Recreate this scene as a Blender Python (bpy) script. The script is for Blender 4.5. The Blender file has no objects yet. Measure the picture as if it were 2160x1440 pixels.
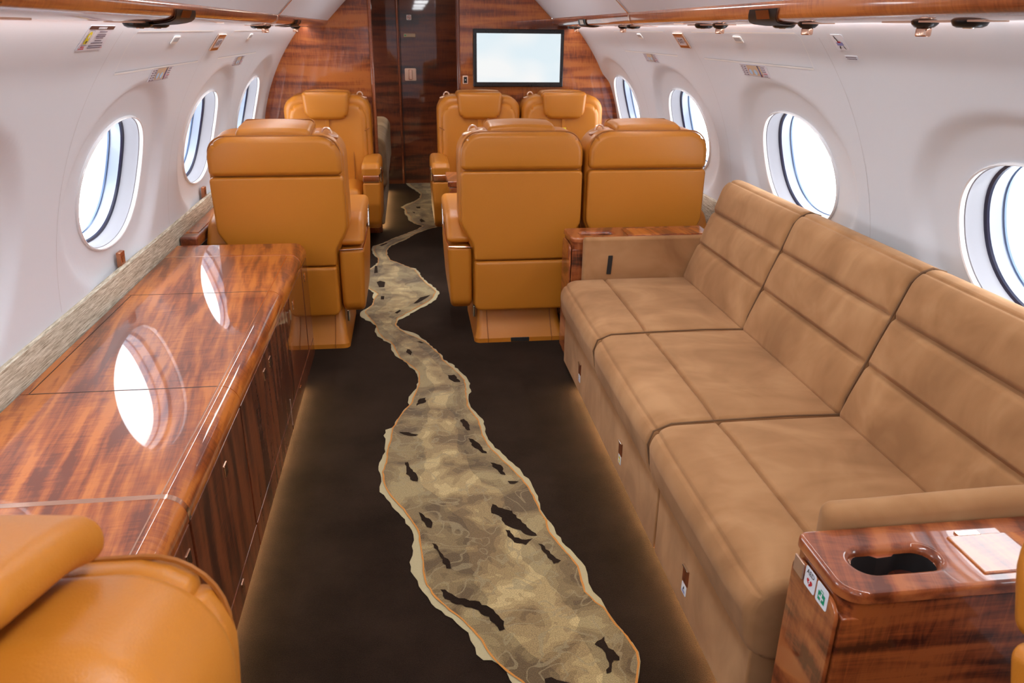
import bpy, bmesh, math, random
from math import sin, cos, pi, sqrt, asin, atan2, tan, radians
from mathutils import Vector, Matrix
from mathutils.geometry import tessellate_polygon
random.seed(7)
S = bpy.context.scene
COL = S.collection

# ------------------------------------------------------------------ camera
FPX = 1620.0
def cam_axes():
    a = Vector((857-1080, 720-62, -FPX)).normalized()       # world +Y seen from the camera
    du = 1037-1080
    yv = (a.x*du + a.z*(-FPX))/a.y
    z = -Vector((du, -yv, -FPX)).normalized()               # world +Z
    x = a.cross(z)
    return x, a, z
ax, ay, az = cam_axes()
cam_d = bpy.data.cameras.new('camera'); cam = bpy.data.objects.new('camera', cam_d); COL.objects.link(cam)
M3 = Matrix((ax, ay, az))
cam.matrix_world = Matrix.Translation((-0.25, 0, 1.45)) @ M3.to_4x4()
cam_d.sensor_width = 36; cam_d.lens = 36*FPX/2160; cam_d.clip_start = .02
cam_d.dof.use_dof = True; cam_d.dof.focus_distance = 2.4; cam_d.dof.aperture_fstop = 9.0
S.camera = cam

# ------------------------------------------------------------------ world, exposure
W = bpy.data.worlds.new('world'); S.world = W; W.use_nodes = True
wb = W.node_tree.nodes['Background']
wb.inputs[0].default_value = (.93, .965, 1, 1); wb.inputs[1].default_value = 5.5
S.view_settings.view_transform = 'Standard'; S.view_settings.look = 'None'
S.view_settings.gamma = 1; S.view_settings.use_curve_mapping = False
S.view_settings.exposure = 0.5

CEILING_LIGHT = 13.0
COVE_LIGHT = 22.0
FLOOR_LIGHT = 42.0

# ------------------------------------------------------------------ node helpers
def srgb(r, g, b):
    f = lambda c: (c/255/12.92) if c/255 <= .04045 else ((c/255+.055)/1.055)**2.4
    return (f(r), f(g), f(b), 1)
class NT:
    def __init__(s, name):
        s.m = bpy.data.materials.new(name); s.m.use_nodes = True
        s.t = s.m.node_tree; s.b = s.t.nodes['Principled BSDF']
    def n(s, typ, **kw):
        nd = s.t.nodes.new(typ)
        for k, v in kw.items():
            if k.startswith('i_'): nd.inputs[k[2:].replace('_', ' ')].default_value = v
            else: setattr(nd, k, v)
        return nd
    def l(s, a, b): s.t.links.new(a, b)
    def set(s, **kw):
        for k, v in kw.items(): s.b.inputs[k.replace('_', ' ')].default_value = v
        return s
    def coords(s, scale=(1,1,1), rot=(0,0,0), kind='Object'):
        tc = s.n('ShaderNodeTexCoord'); mp = s.n('ShaderNodeMapping')
        mp.inputs['Scale'].default_value = scale; mp.inputs['Rotation'].default_value = rot
        if kind == 'World':
            g = s.n('ShaderNodeNewGeometry'); s.l(g.outputs['Position'], mp.inputs[0])
        else: s.l(tc.outputs[kind], mp.inputs[0])
        return mp.outputs[0]
    def noise(s, co, scale, detail=3, rough=.5, dist=0):
        nd = s.n('ShaderNodeTexNoise'); nd.inputs['Scale'].default_value = scale
        nd.inputs['Detail'].default_value = detail; nd.inputs['Roughness'].default_value = rough
        nd.inputs['Distortion'].default_value = dist; s.l(co, nd.inputs['Vector']); return nd.outputs[0]
    def ramp(s, fac, stops, mode='LINEAR'):
        nd = s.n('ShaderNodeValToRGB'); cr = nd.color_ramp; cr.interpolation = mode
        while len(cr.elements) < len(stops): cr.elements.new(.5)
        for e, (p, c) in zip(cr.elements, stops): e.position = p; e.color = c if len(c) == 4 else (*c, 1)
        s.l(fac, nd.inputs[0]); return nd.outputs[0]
    def mix(s, a, b, f, mode='MIX'):
        nd = s.n('ShaderNodeMix', data_type='RGBA', blend_type=mode)
        for src, i in ((f, 0), (a, 6), (b, 7)):
            if hasattr(src, 'is_linked') or hasattr(src, 'links'): s.l(src, nd.inputs[i])
            else: nd.inputs[i].default_value = src
        return nd.outputs[2]
    def math(s, op, a, b=None):
        nd = s.n('ShaderNodeMath', operation=op)
        for i, v in enumerate((a, b)):
            if v is None: continue
            if hasattr(v, 'links'): s.l(v, nd.inputs[i])
            else: nd.inputs[i].default_value = v
        return nd.outputs[0]
    def bump(s, h, strength=.2, dist=.002):
        nd = s.n('ShaderNodeBump'); nd.inputs['Strength'].default_value = strength
        nd.inputs['Distance'].default_value = dist; s.l(h, nd.inputs['Height'])
        s.l(nd.outputs[0], s.b.inputs['Normal'])
    def color(s, out): s.l(out, s.b.inputs['Base Color'])

def plain(name, col, rough=.5, metal=0, coat=0, spec=.5, emit=None, es=0):
    m = NT(name); m.set(Base_Color=col, Roughness=rough, Metallic=metal, Coat_Weight=coat)
    m.b.inputs['Specular IOR Level'].default_value = spec
    # slight surface variation so that every finish stays procedural
    if emit is None:
        co = m.coords(kind='World'); r = m.noise(co, 90, 2)
        k = m.math('MULTIPLY', r, .04); m.l(m.math('ADD', k, max(rough-.02, .01)), m.b.inputs['Roughness'])
    else:
        m.b.inputs['Emission Color'].default_value = emit; m.b.inputs['Emission Strength'].default_value = es
    return m.m

def wood(name, axis='y', band=6.0, dark=(.085,.016,.006), mid=(.27,.062,.017), light=(.47,.135,.035), slant=0.0, coat_r=.03, fig=1.0):
    """glossy figured makore: bands run along `axis`, fine fiddleback across it"""
    m = NT(name)
    rot = {'y': (0,0,slant), 'z': (pi/2,slant,0), 'x': (0,0,pi/2+slant)}[axis]
    co = m.coords(kind='World', rot=rot)            # after rotation bands run along local Y
    def sc(v):
        mp = m.n('ShaderNodeMapping'); mp.inputs['Scale'].default_value = v; m.l(co, mp.inputs[0]); return mp.outputs[0]
    bands = m.noise(sc((band*2.3, band*.22, band*2.3)), 1, 3, .5, .35)
    fiddle = m.noise(sc((9, 62, 9)), 1, 2, .5, 1.8)
    patches = m.noise(sc((4, 3, 4)), 1, 2, .5)
    fine = m.noise(sc((420, 14, 420)), 1, 2, .6)
    fd = m.math('MULTIPLY', m.math('SUBTRACT', fiddle, .5), m.math('MULTIPLY', patches, .42*fig))
    f = m.math('ADD', m.math('ADD', bands, fd), m.math('MULTIPLY', m.math('SUBTRACT', fine, .5), .12))
    c = m.ramp(f, [(.36, dark), (.48, mid), (.61, light)])
    m.color(c)
    m.set(Roughness=.42, Coat_Weight=1.0, Coat_Roughness=coat_r, Coat_IOR=1.55)
    m.b.inputs['Specular IOR Level'].default_value = .3
    return m.m

def leather(name, col, rough=.4):
    m = NT(name)
    co = m.coords(kind='Object')
    big = m.noise(co, 5, 2); c = m.mix(col, tuple(x*.82 for x in col[:3])+(1,), m.math('MULTIPLY', big, .5))
    m.color(c)
    v = m.n('ShaderNodeTexVoronoi'); v.inputs['Scale'].default_value = 520; m.l(co, v.inputs['Vector'])
    h = m.math('ADD', v.outputs[0], m.noise(co, 260, 3)); m.bump(h, .18, .0012)
    m.set(Roughness=rough); m.b.inputs['Specular IOR Level'].default_value = .42
    return m.m

def suede(name, a, b, c):
    m = NT(name)
    co = m.coords(kind='World')
    n1 = m.noise(co, 4.0, 3, .55, 1.0)
    mp = m.n('ShaderNodeMapping'); mp.inputs['Scale'].default_value = (2, 5, 3); mp.inputs['Rotation'].default_value = (.4, .3, .5); m.l(co, mp.inputs[0])
    n2 = m.noise(mp.outputs[0], 1.3, 3, .5, 1.4)
    f = m.math('ADD', m.math('MULTIPLY', n1, .6), m.math('MULTIPLY', n2, .4))
    m.color(m.ramp(f, [(.34, a), (.5, b), (.66, c)]))
    m.bump(m.noise(co, 700, 2), .25, .001)
    m.set(Roughness=.95, Sheen_Weight=.18, Sheen_Roughness=.5); m.b.inputs['Specular IOR Level'].default_value = .1
    m.b.inputs['Sheen Tint'].default_value = (.85, .7, .55, 1)
    return m.m

MAT = {}
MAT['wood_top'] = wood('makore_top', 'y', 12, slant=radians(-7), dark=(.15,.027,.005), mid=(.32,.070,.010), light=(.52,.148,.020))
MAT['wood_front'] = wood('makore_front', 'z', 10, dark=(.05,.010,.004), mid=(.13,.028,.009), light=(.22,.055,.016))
MAT['wood_bulk'] = wood('makore_bulkhead', 'x', 7, dark=(.12,.022,.005), mid=(.28,.060,.010), light=(.44,.125,.02), fig=1.2)
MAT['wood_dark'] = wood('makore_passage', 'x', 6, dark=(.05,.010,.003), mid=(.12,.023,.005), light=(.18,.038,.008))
MAT['wood_side'] = wood('makore_cabinet', 'x', 13, dark=(.05,.009,.004), mid=(.20,.042,.011), light=(.36,.092,.022), fig=1.2)
MAT['wood_arm'] = wood('makore_arm', 'y', 8, slant=.3, dark=(.12,.024,.008), mid=(.28,.066,.019), light=(.43,.125,.035))
MAT['wood_val'] = wood('makore_valance', 'y', 5, dark=(.16,.035,.010), mid=(.34,.085,.022), light=(.52,.16,.04), coat_r=.06)
MAT['wood_edge'] = wood('makore_edge', 'z', 5, dark=(.13,.03,.01), mid=(.25,.06,.018), light=(.36,.10,.03))
MAT['leather'] = leather('cognac_leather', (.53, .183, .016, 1))
MAT['seam'] = leather('stitched_seam', (.33, .105, .010, 1), .5)
MAT['suede'] = suede('camel_suede', (.29,.140,.058), (.375,.187,.080), (.455,.243,.112))
MAT['suede_dk'] = suede('camel_suede_piping', (.14,.07,.035), (.17,.09,.045), (.2,.11,.055))
MAT['suede_grey'] = suede('taupe_suede', (.15,.085,.04), (.24,.145,.072), (.36,.235,.125))
MAT['copper'] = plain('rose_gold_metal', (.83,.52,.38,1), .18, 1)
MAT['copper_matte'] = plain('satin_rose_gold', (.80,.56,.43,1), .38, .85)
MAT['chrome'] = plain('bright_metal', (.82,.80,.78,1), .12, 1)
MAT['white'] = plain('white_shell', (.73,.77,.83,1), .5)
MAT['white_gloss'] = plain('white_gloss_bezel', (.8,.8,.82,1), .18, 0, .6)
MAT['ceil'] = plain('ceiling_panel', (.70,.69,.74,1), .55)
MAT['groove'] = plain('panel_gap', (.50,.49,.50,1), .7)
MAT['hilite'] = plain('panel_highlight', (.9,.9,.88,1), .4)  # paler than the wall: the highlight along panel seams is put into the colour
MAT['black'] = plain('black_plastic', (.008,.008,.010,1), .28)
MAT['black_soft'] = plain('black_rubber', (.012,.012,.013,1), .55)
MAT['grey_panel'] = plain('charcoal_panel', (.045,.038,.037,1), .35)
MAT['brown_edge'] = plain('dark_gap', (.02,.006,.003,1), .5)
MAT['placard'] = plain('placard_white', (.72,.72,.80,1), .4)
MAT['label'] = plain('label_white', (.80,.84,.92,1), .35)
MAT['ink'] = plain('ink_purple', (.10,.06,.11,1), .6)
MAT['ink_black'] = plain('ink_black', (.015,.015,.02,1), .6)
MAT['ink_brown'] = plain('ink_brown', (.09,.03,.018,1), .6)
MAT['red'] = plain('red_ink', (.62,.02,.03,1), .5)
MAT['pink'] = plain('faded_red_ink', (.62,.12,.16,1), .5)
MAT['blue'] = plain('blue_ink', (.035,.05,.42,1), .5)
MAT['pale_blue'] = plain('pale_blue_ink', (.42,.62,.85,1), .5)
MAT['beige'] = plain('beige_ink', (.62,.47,.33,1), .5)
MAT['green'] = plain('green_ink', (.0,.32,.16,1), .5)
MAT['yellow'] = plain('yellow_ink', (.80,.66,.02,1), .5)
MAT['reveal'] = plain('window_reveal', (.27,.265,.29,1), .5, 0, .15)
MAT['ring_a'] = plain('window_seal_blue', (.10,.15,.26,1), .25, .3)
MAT['ring_b'] = plain('window_seal_dark', (.02,.022,.05,1), .3)
MAT['ring_c'] = plain('window_inner_reveal', (.24,.28,.36,1), .25, 0, .4)
MAT['cove'] = plain('cove_led', (1,1,1,1), .5, emit=(.97,.985,1,1), es=COVE_LIGHT)
MAT['floorled'] = plain('floor_led', (1,1,1,1), .5, emit=(1,.70,.34,1), es=FLOOR_LIGHT)
MAT['ceilled'] = plain('ceiling_led', (1,1,1,1), .5, emit=(.95,.975,1,1), es=CEILING_LIGHT)

def mk_screen():
    m = NT('lit_screen'); co = m.coords(kind='Generated')
    c = m.ramp(m.noise(co, 1.6, 1), [(.35, (.78,.90,.96)), (.65, (.95,.97,.97))])
    m.set(Base_Color=(.02,.02,.02,1), Roughness=.2)
    m.l(c, m.b.inputs['Emission Color']); m.b.inputs['Emission Strength'].default_value = .66
    return m.m
MAT['screen'] = mk_screen()
def mk_glass():
    m = bpy.data.materials.new('window_glass'); m.use_nodes = True; t = m.node_tree; t.nodes.clear()
    o = t.nodes.new('ShaderNodeOutputMaterial'); mx = t.nodes.new('ShaderNodeMixShader')
    tr = t.nodes.new('ShaderNodeBsdfTransparent'); gl = t.nodes.new('ShaderNodeBsdfGlossy')
    tr.inputs[0].default_value = (.97,.98,1,1); gl.inputs['Roughness'].default_value = .02
    mx.inputs[0].default_value = .05
    t.links.new(tr.outputs[0], mx.inputs[1]); t.links.new(gl.outputs[0], mx.inputs[2]); t.links.new(mx.outputs[0], o.inputs[0])
    return m
MAT['glass'] = mk_glass()
def mk_dado():
    m = NT('woven_dado'); co = m.coords(kind='World')
    mp = m.n('ShaderNodeMapping'); mp.inputs['Scale'].default_value = (60, 9, 160); m.l(co, mp.inputs[0])
    f = m.noise(mp.outputs[0], 1.6, 4, .7)
    m.color(m.ramp(f, [(.35, (.30,.25,.17)), (.5, (.56,.50,.38)), (.65, (.78,.74,.62))])); m.bump(f, .5, .003)
    m.set(Roughness=.85); return m.m
MAT['dado'] = mk_dado()
def mk_carpet():
    m = NT('brown_carpet'); co = m.coords(kind='World')
    f = m.math('ADD', m.math('MULTIPLY', m.noise(co, 3.5, 4, .6), .6), m.math('MULTIPLY', m.noise(co, 330, 2), .4))
    m.color(m.ramp(f, [(.38, (.0085,.0045,.003)), (.62, (.027,.0155,.0105))]))
    m.bump(m.noise(co, 450, 3), .6, .004); m.set(Roughness=1, Sheen_Weight=.10, Sheen_Roughness=.5)
    m.b.inputs['Sheen Tint'].default_value = (.75,.55,.4,1)
    m.b.inputs['Specular IOR Level'].default_value = .05; return m.m
def mk_river(lift=1.0):
    m = NT('river_carpet'); co = m.coords(kind='World')
    n1 = m.noise(co, 4.2, 2, .5, 1.0); n2 = m.noise(co, 9, 2, .45, 1.2)
    f = m.math('ADD', m.math('MULTIPLY', n1, .65), m.math('MULTIPLY', n2, .35))
    base = m.ramp(f, [(p, tuple(x*lift for x in c)) for p, c in ((0, (.135,.085,.036)), (.43, (.185,.122,.052)), (.475, (.24,.165,.073)), (.53, (.30,.215,.097)), (.58, (.38,.285,.135)))], 'CONSTANT')
    w = m.n('ShaderNodeTexNoise'); w.inputs['Scale'].default_value = 6; w.inputs['Detail'].default_value = 1; w.inputs['Distortion'].default_value = 2; m.l(co, w.inputs['Vector'])
    d = m.math('ABSOLUTE', m.math('SUBTRACT', w.outputs[0], .5)); v = m.ramp(d, [(0, (1,1,1)), (.018, (0,0,0))], 'CONSTANT')
    c = m.mix(base, (.34,.27,.15,1), m.math('MULTIPLY', v, .6)); 
    g = m.noise(co, 420, 2, .7); c = m.mix(c, m.ramp(g, [(.34, (.45,.42,.38)), (.66, (1.4,1.4,1.35))]), .8, 'MULTIPLY')
    m.color(c); m.bump(g, .6, .004); m.set(Roughness=1, Sheen_Weight=.3); m.b.inputs['Specular IOR Level'].default_value = .05
    return m.m
def pile(name, c):
    m = NT(name); co = m.coords(kind='World'); g = m.noise(co, 420, 2, .7)
    m.color(m.mix(tuple(x*.75 for x in c)+(1,), tuple(min(1, x*1.15) for x in c)+(1,), g)); m.bump(g, .5, .003)
    m.set(Roughness=1, Sheen_Weight=.2); m.b.inputs['Specular IOR Level'].default_value = .05; return m.m
MAT['carpet'] = mk_carpet(); MAT['river'] = mk_river(); MAT['river_core'] = mk_river(1.45)
MAT['bank'] = pile('carpet_bank', (.50,.42,.24)); MAT['orange'] = pile('carpet_orange_line', (.62,.25,.05))

# ------------------------------------------------------------------ geometry helpers
def link(name, bm, mats, parent=None, smooth=True, angle=38):
    me = bpy.data.meshes.new(name)
    bmesh.ops.recalc_face_normals(bm, faces=bm.faces)
    bm.to_mesh(me); bm.free()
    if not isinstance(mats, (list, tuple)): mats = [mats]
    for m in mats: me.materials.append(MAT[m] if isinstance(m, str) else m)
    if smooth:
        me.polygons.foreach_set('use_smooth', [True]*len(me.polygons)); me.set_sharp_from_angle(angle=radians(angle))
    o = bpy.data.objects.new(name, me); COL.objects.link(o)
    if smooth:
        md = o.modifiers.new('normals', 'WEIGHTED_NORMAL'); md.keep_sharp = True; md.weight = 60
    if parent: o.parent = parent
    return o
def obj(name, bm, mat, parent=None, label=None, **k):
    o = link(name, bm, mat, parent, **k)
    if label: o['label'] = label
    return o
def tag(o, label, cat, group=None):
    o['label'] = label; o['category'] = cat
    if group: o['group'] = group
    return o
def thing(name, label, cat, loc=(0,0,0), rz=0, group=None):
    o = bpy.data.objects.new(name, None); COL.objects.link(o); o.empty_display_size = .1
    o.location = loc; o.rotation_euler = (0,0,rz); return tag(o, label, cat, group)
def struct(name, bm, mat, parent=None, **k):
    o = link(name, bm, mat, parent, **k)
    if not parent: o['kind'] = 'structure'
    return o
def dup(root, loc, rz, label, group=None):
    r = root.copy(); COL.objects.link(r); r.location = loc; r.rotation_euler = (0,0,rz); r['label'] = label
    if group: r['group'] = group
    for ch in list(root.children):
        c = ch.copy(); COL.objects.link(c); c.parent = r
        for g in list(ch.children):
            d = g.copy(); COL.objects.link(d); d.parent = c
    return r
def box(bm, x0, x1, y0, y1, z0, z1, bev=0, seg=2, mi=0):
    vs = [bm.verts.new(p) for p in ((x0,y0,z0),(x1,y0,z0),(x1,y1,z0),(x0,y1,z0),(x0,y0,z1),(x1,y0,z1),(x1,y1,z1),(x0,y1,z1))]
    fs = [bm.faces.new([vs[i] for i in q]) for q in ((0,3,2,1),(4,5,6,7),(0,1,5,4),(1,2,6,5),(2,3,7,6),(3,0,4,7))]
    for f in fs: f.material_index = mi
    if bev: bmesh.ops.bevel(bm, geom=list({e for f in fs for e in f.edges}), offset=bev, segments=seg, affect='EDGES', profile=.5)
def rbox(bm, c, s, r, n=(1,1,1), seg=4, ex=((),(),()), fn=None, mi=0):
    """rounded box centre c size s radius r, flat parts cut n times, extra cuts ex, deformed by fn"""
    h = [v/2 for v in s]; ax_ = []
    for i in range(3):
        a = h[i]-r; P = set()
        for k in range(seg+1):
            d = r*tan(pi/4*k/seg); P.add(round(a+d, 6)); P.add(round(-a-d, 6))
        for k in range(n[i]+1): P.add(round(-a+2*a*k/n[i], 6))
        for e in ex[i]: P.add(round(e-c[i], 6))
        ax_.append(sorted(P))
    cache = {}
    def vert(p):
        if p in cache: return cache[p]
        inn = [max(-(h[i]-r), min(h[i]-r, p[i])) for i in range(3)]
        d = Vector([p[i]-inn[i] for i in range(3)])
        q = Vector(inn) + (d.normalized()*r if d.length > 1e-9 else d)
        q = q + Vector(c)
        if fn: q = Vector(fn(q))
        cache[p] = bm.verts.new(q); return cache[p]
    for i in range(3):
        j, k = (i+1) % 3, (i+2) % 3
        for sgn in (-1, 1):
            w = sgn*round(h[i], 6)
            w = ax_[i][-1] if sgn > 0 else ax_[i][0]
            for a in range(len(ax_[j])-1):
                for b in range(len(ax_[k])-1):
                    q = []
                    for (u, v) in ((a,b),(a+1,b),(a+1,b+1),(a,b+1)):
                        p = [0,0,0]; p[i] = w; p[j] = ax_[j][u]; p[k] = ax_[k][v]; q.append(vert(tuple(p)))
                    if sgn < 0: q.reverse()
                    try: f = bm.faces.new(q); f.material_index = mi
                    except ValueError: pass
def rpoly(pts, rad, seg=6):
    """round the corners of a polygon"""
    out = []; n = len(pts)
    if not isinstance(rad, (list, tuple)): rad = [rad]*n
    for i in range(n):
        p = Vector(pts[i]).to_2d(); a = Vector(pts[i-1]).to_2d(); b = Vector(pts[(i+1) % n]).to_2d(); r = rad[i]
        u = (a-p).normalized(); v = (b-p).normalized(); ang = u.angle(v)
        if r <= 0 or abs(ang-pi) < .02: out.append((p.x, p.y)); continue
        t = min(r/tan(ang/2), .49*(a-p).length, .49*(b-p).length); r = t*tan(ang/2)
        c = p + (u+v).normalized()*(r/sin(ang/2)); s0 = p+u*t-c; s1 = p+v*t-c
        A = s0.angle(s1); cr = s0.x*s1.y-s0.y*s1.x; sg = 1 if cr > 0 else -1
        for k in range(seg+1):
            th = sg*A*k/seg; out.append((c.x+s0.x*cos(th)-s0.y*sin(th), c.y+s0.x*sin(th)+s0.y*cos(th)))
    return out
def slab(bm, outline, c0, c1, er, fn, seg=3, puff0=0, puff1=0, rings=4, mi=0, puff_pow=2):
    """a 2-D outline (a,b) given thickness c0..c1 with rounded rims; fn maps (a,b,c) to xyz"""
    n = len(outline); P = [Vector(p) for p in outline]
    area = sum(P[i].x*P[(i+1) % n].y-P[(i+1) % n].x*P[i].y for i in range(n))
    if area < 0: P.reverse()
    N = []
    for i in range(n):
        d = (P[(i+1) % n]-P[i-1]); N.append(Vector((-d.y, d.x)).normalized())
    cen = sum(P, Vector((0,0)))/n
    er = min(er, abs(c1-c0)/2-1e-5)
    rows = []
    for side, c, pf in ((0, c0, puff0), (1, c1, puff1)):
        sg = 1 if side else -1; R = []
        for k in range(rings, 0, -1):
            t = k/rings if rings else 1
            ins = [P[i]+N[i]*er for i in range(n)]
            s = 1-t*.999 if k == rings else 1-t
            s = max(s, .02)
            ring = [(cen+(q-cen)*s, c+sg*pf*(1-s**puff_pow)) for q in ins]
            R.append(ring)
        R.append([(P[i]+N[i]*er, c) for i in range(n)])
        for k in range(1, seg+1):
            a = pi/2*k/seg; R.append([(P[i]+N[i]*er*(1-sin(a)), c-sg*er*(1-cos(a))) for i in range(n)])
        rows.append(R)
    allr = rows[0] + rows[1][::-1]
    V = [[bm.verts.new(fn(p.x, p.y, c)) for (p, c) in ring] for ring in allr]
    for a in range(len(V)-1):
        for i in range(n):
            j = (i+1) % n
            try: f = bm.faces.new((V[a][i], V[a][j], V[a+1][j], V[a+1][i])); f.material_index = mi
            except ValueError: pass
    for R in (V[0], V[-1]):
        try: f = bm.faces.new(R); f.material_index = mi
        except ValueError: pass
def corner_round(bm, xi, zi, xo, zo, low=False):
    for v in bm.verts:
        dx = (abs(v.co.x)-xi)/(xo-xi); dz = ((zi-v.co.z) if low else (v.co.z-zi))/(zi-zo if low else zo-zi)
        if dx > 0 and dz > 0:
            m = max(dx, dz); l = sqrt(dx*dx+dz*dz); k = m/l if l > 1e-6 else 1
            v.co.x = math.copysign(xi+dx*k*(xo-xi), v.co.x); v.co.z = zi+(-1 if low else 1)*dz*k*(zi-zo if low else zo-zi)
XZ = lambda a, b, c: (a, c, b)
YZ = lambda a, b, c: (c, a, b)
XY = lambda a, b, c: (a, b, c)
def tube(bm, pts, r, n=8, closed=False, mi=0):
    P = [Vector(p) for p in pts]; m = len(P); rings = []
    up = None
    for i in range(m):
        if closed: t = (P[(i+1) % m]-P[i-1])
        else: t = P[min(i+1, m-1)]-P[max(i-1, 0)]
        t.normalize()
        if up is None: up = t.orthogonal().normalized()
        up = (up - t*up.dot(t)).normalized(); w = t.cross(up)
        rings.append([bm.verts.new(P[i]+(up*cos(2*pi*k/n)+w*sin(2*pi*k/n))*r) for k in range(n)])
    for i in range(m if closed else m-1):
        a, b = rings[i], rings[(i+1) % m]
        for k in range(n):
            f = bm.faces.new((a[k], a[(k+1) % n], b[(k+1) % n], b[k])); f.material_index = mi
    if not closed:
        for R in (rings[0], rings[-1]): bm.faces.new(R).material_index = mi
def lathe(bm, prof, fn, n=20, mi=0):
    R = [[bm.verts.new(fn(r*cos(2*pi*k/n), r*sin(2*pi*k/n), h)) for k in range(n)] for (r, h) in prof]
    for a in range(len(R)-1):
        for k in range(n): bm.faces.new((R[a][k], R[a][(k+1) % n], R[a+1][(k+1) % n], R[a+1][k])).material_index = mi
    bm.faces.new(R[0]).material_index = mi; bm.faces.new(R[-1]).material_index = mi
def sweep_y(bm, prof, y0, y1, mi=0, cap=True, closed=True, ny=1):
    R = [[bm.verts.new((x, y0+(y1-y0)*k/ny, z)) for (x, z) in prof] for k in range(ny+1)]
    n = len(prof)
    for a in range(ny):
        for i in range(n if closed else n-1):
            bm.faces.new((R[a][i], R[a][(i+1) % n], R[a+1][(i+1) % n], R[a+1][i])).material_index = mi
    if cap and closed: bm.faces.new(R[0]).material_index = mi; bm.faces.new(R[-1]).material_index = mi
def poly(bm, pts, z, mi=0):
    tri = tessellate_polygon([[Vector((x, y, 0)) for x, y in pts]])
    V = [bm.verts.new((x, y, z)) for x, y in pts]
    for t in tri:
        try: f = bm.faces.new([V[i] for i in t]); f.material_index = mi
        except ValueError: pass
def text_bm(bm, s, size, fn, mi=0, depth=.0002, bold=0.0, sx=1.0):
    """lettering laid out flat, centred, mapped by fn(a,b)"""
    cu = bpy.data.curves.new('t', 'FONT'); cu.body = s; cu.size = size; cu.align_x = 'CENTER'; cu.align_y = 'CENTER'; cu.offset = bold
    cu.resolution_u = 3
    o = bpy.data.objects.new('t', cu); COL.objects.link(o)
    dg = bpy.context.evaluated_depsgraph_get(); me = bpy.data.meshes.new_from_object(o.evaluated_get(dg))
    V = [bm.verts.new(fn(v.co.x*sx, v.co.y)) for v in me.vertices]
    for p in me.polygons:
        try: f = bm.faces.new([V[i] for i in p.vertices]); f.material_index = mi
        except ValueError: pass
    bpy.data.objects.remove(o); bpy.data.meshes.remove(me); bpy.data.curves.remove(cu)

# ------------------------------------------------------------------ the cabin tube
R0, Z0 = 1.30, .60
YA, YB = -2.7, 5.86            # aft end, forward bulkhead
def wpt(side, y, phi, off=0):
    return (side*(R0+off)*cos(phi), y, Z0+(R0+off)*sin(phi))
def phi_of(z): return asin((z-Z0)/R0)
PHC = .2695                    # window centre angle
WA, WB = .305, .223            # window half width (along y), half height (along the arc)
def sup(th, a, b, e=2.2):
    c, s = cos(th), sin(th)
    return (a*math.copysign(abs(c)**(2/e), c), b*math.copysign(abs(s)**(2/e), s))
LW = [-2.10, -.87, .36, 1.59, 2.82, 4.05, 5.26]
RW = [-2.22, -.93, .36, 1.65, 2.93, 4.21, 5.48]
def scallop(u, v):
    q = sqrt((u/.50)**2+(v/.375)**2)
    t = max(0, min(1, (1-q)/.16)); s = t*t*(3-2*t)
    return .026*s + .010*max(0, 1-q)
def wall(side, centres, name):
    bm = bmesh.new()
    b = [YA]+[(centres[i]+centres[i+1])/2 for i in range(len(centres)-1)]+[YB]
    p0, p1 = phi_of(.02), phi_of(1.515)
    for i, yc in enumerate(centres):
        u0, u1 = b[i]-yc, b[i+1]-yc; v0, v1 = (p0-PHC)*R0, (p1-PHC)*R0
        wa = WA if not (side > 0 and i == 6) else .295
        ths = set(2*pi*k/128 for k in range(128))
        for (cu, cv) in ((u0,v0),(u1,v0),(u1,v1),(u0,v1)): ths.add(atan2(cv, cu) % (2*pi))
        ths = sorted(ths)
        ts = [0, .02, .045, .07, .10]+[.10+.9*j/26 for j in range(1, 27)]
        G = []
        for th in ths:
            e = sup(th, wa, WB); c, s = cos(th), sin(th)
            k = min((u1 if c > 0 else u0)/c if abs(c) > 1e-9 else 1e9, (v1 if s > 0 else v0)/s if abs(s) > 1e-9 else 1e9)
            r = (c*k, s*k); col = []
            for t in ts:
                u, v = e[0]+(r[0]-e[0])*t, e[1]+(r[1]-e[1])*t
                off = scallop(u, v)
                if t == 1: off = 0
                col.append(bm.verts.new(wpt(side, yc+u, PHC+v/R0, off)))
            G.append(col)
        n = len(ths)
        for a in range(n):
            for t in range(len(ts)-1):
                bm.faces.new((G[a][t], G[(a+1) % n][t], G[(a+1) % n][t+1], G[a][t+1]))
    bmesh.ops.remove_doubles(bm, verts=bm.verts, dist=.0008)
    return struct(name, bm, 'white', angle=50)
wall(-1, LW, 'wall_left'); wall(1, RW, 'wall_right')

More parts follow.
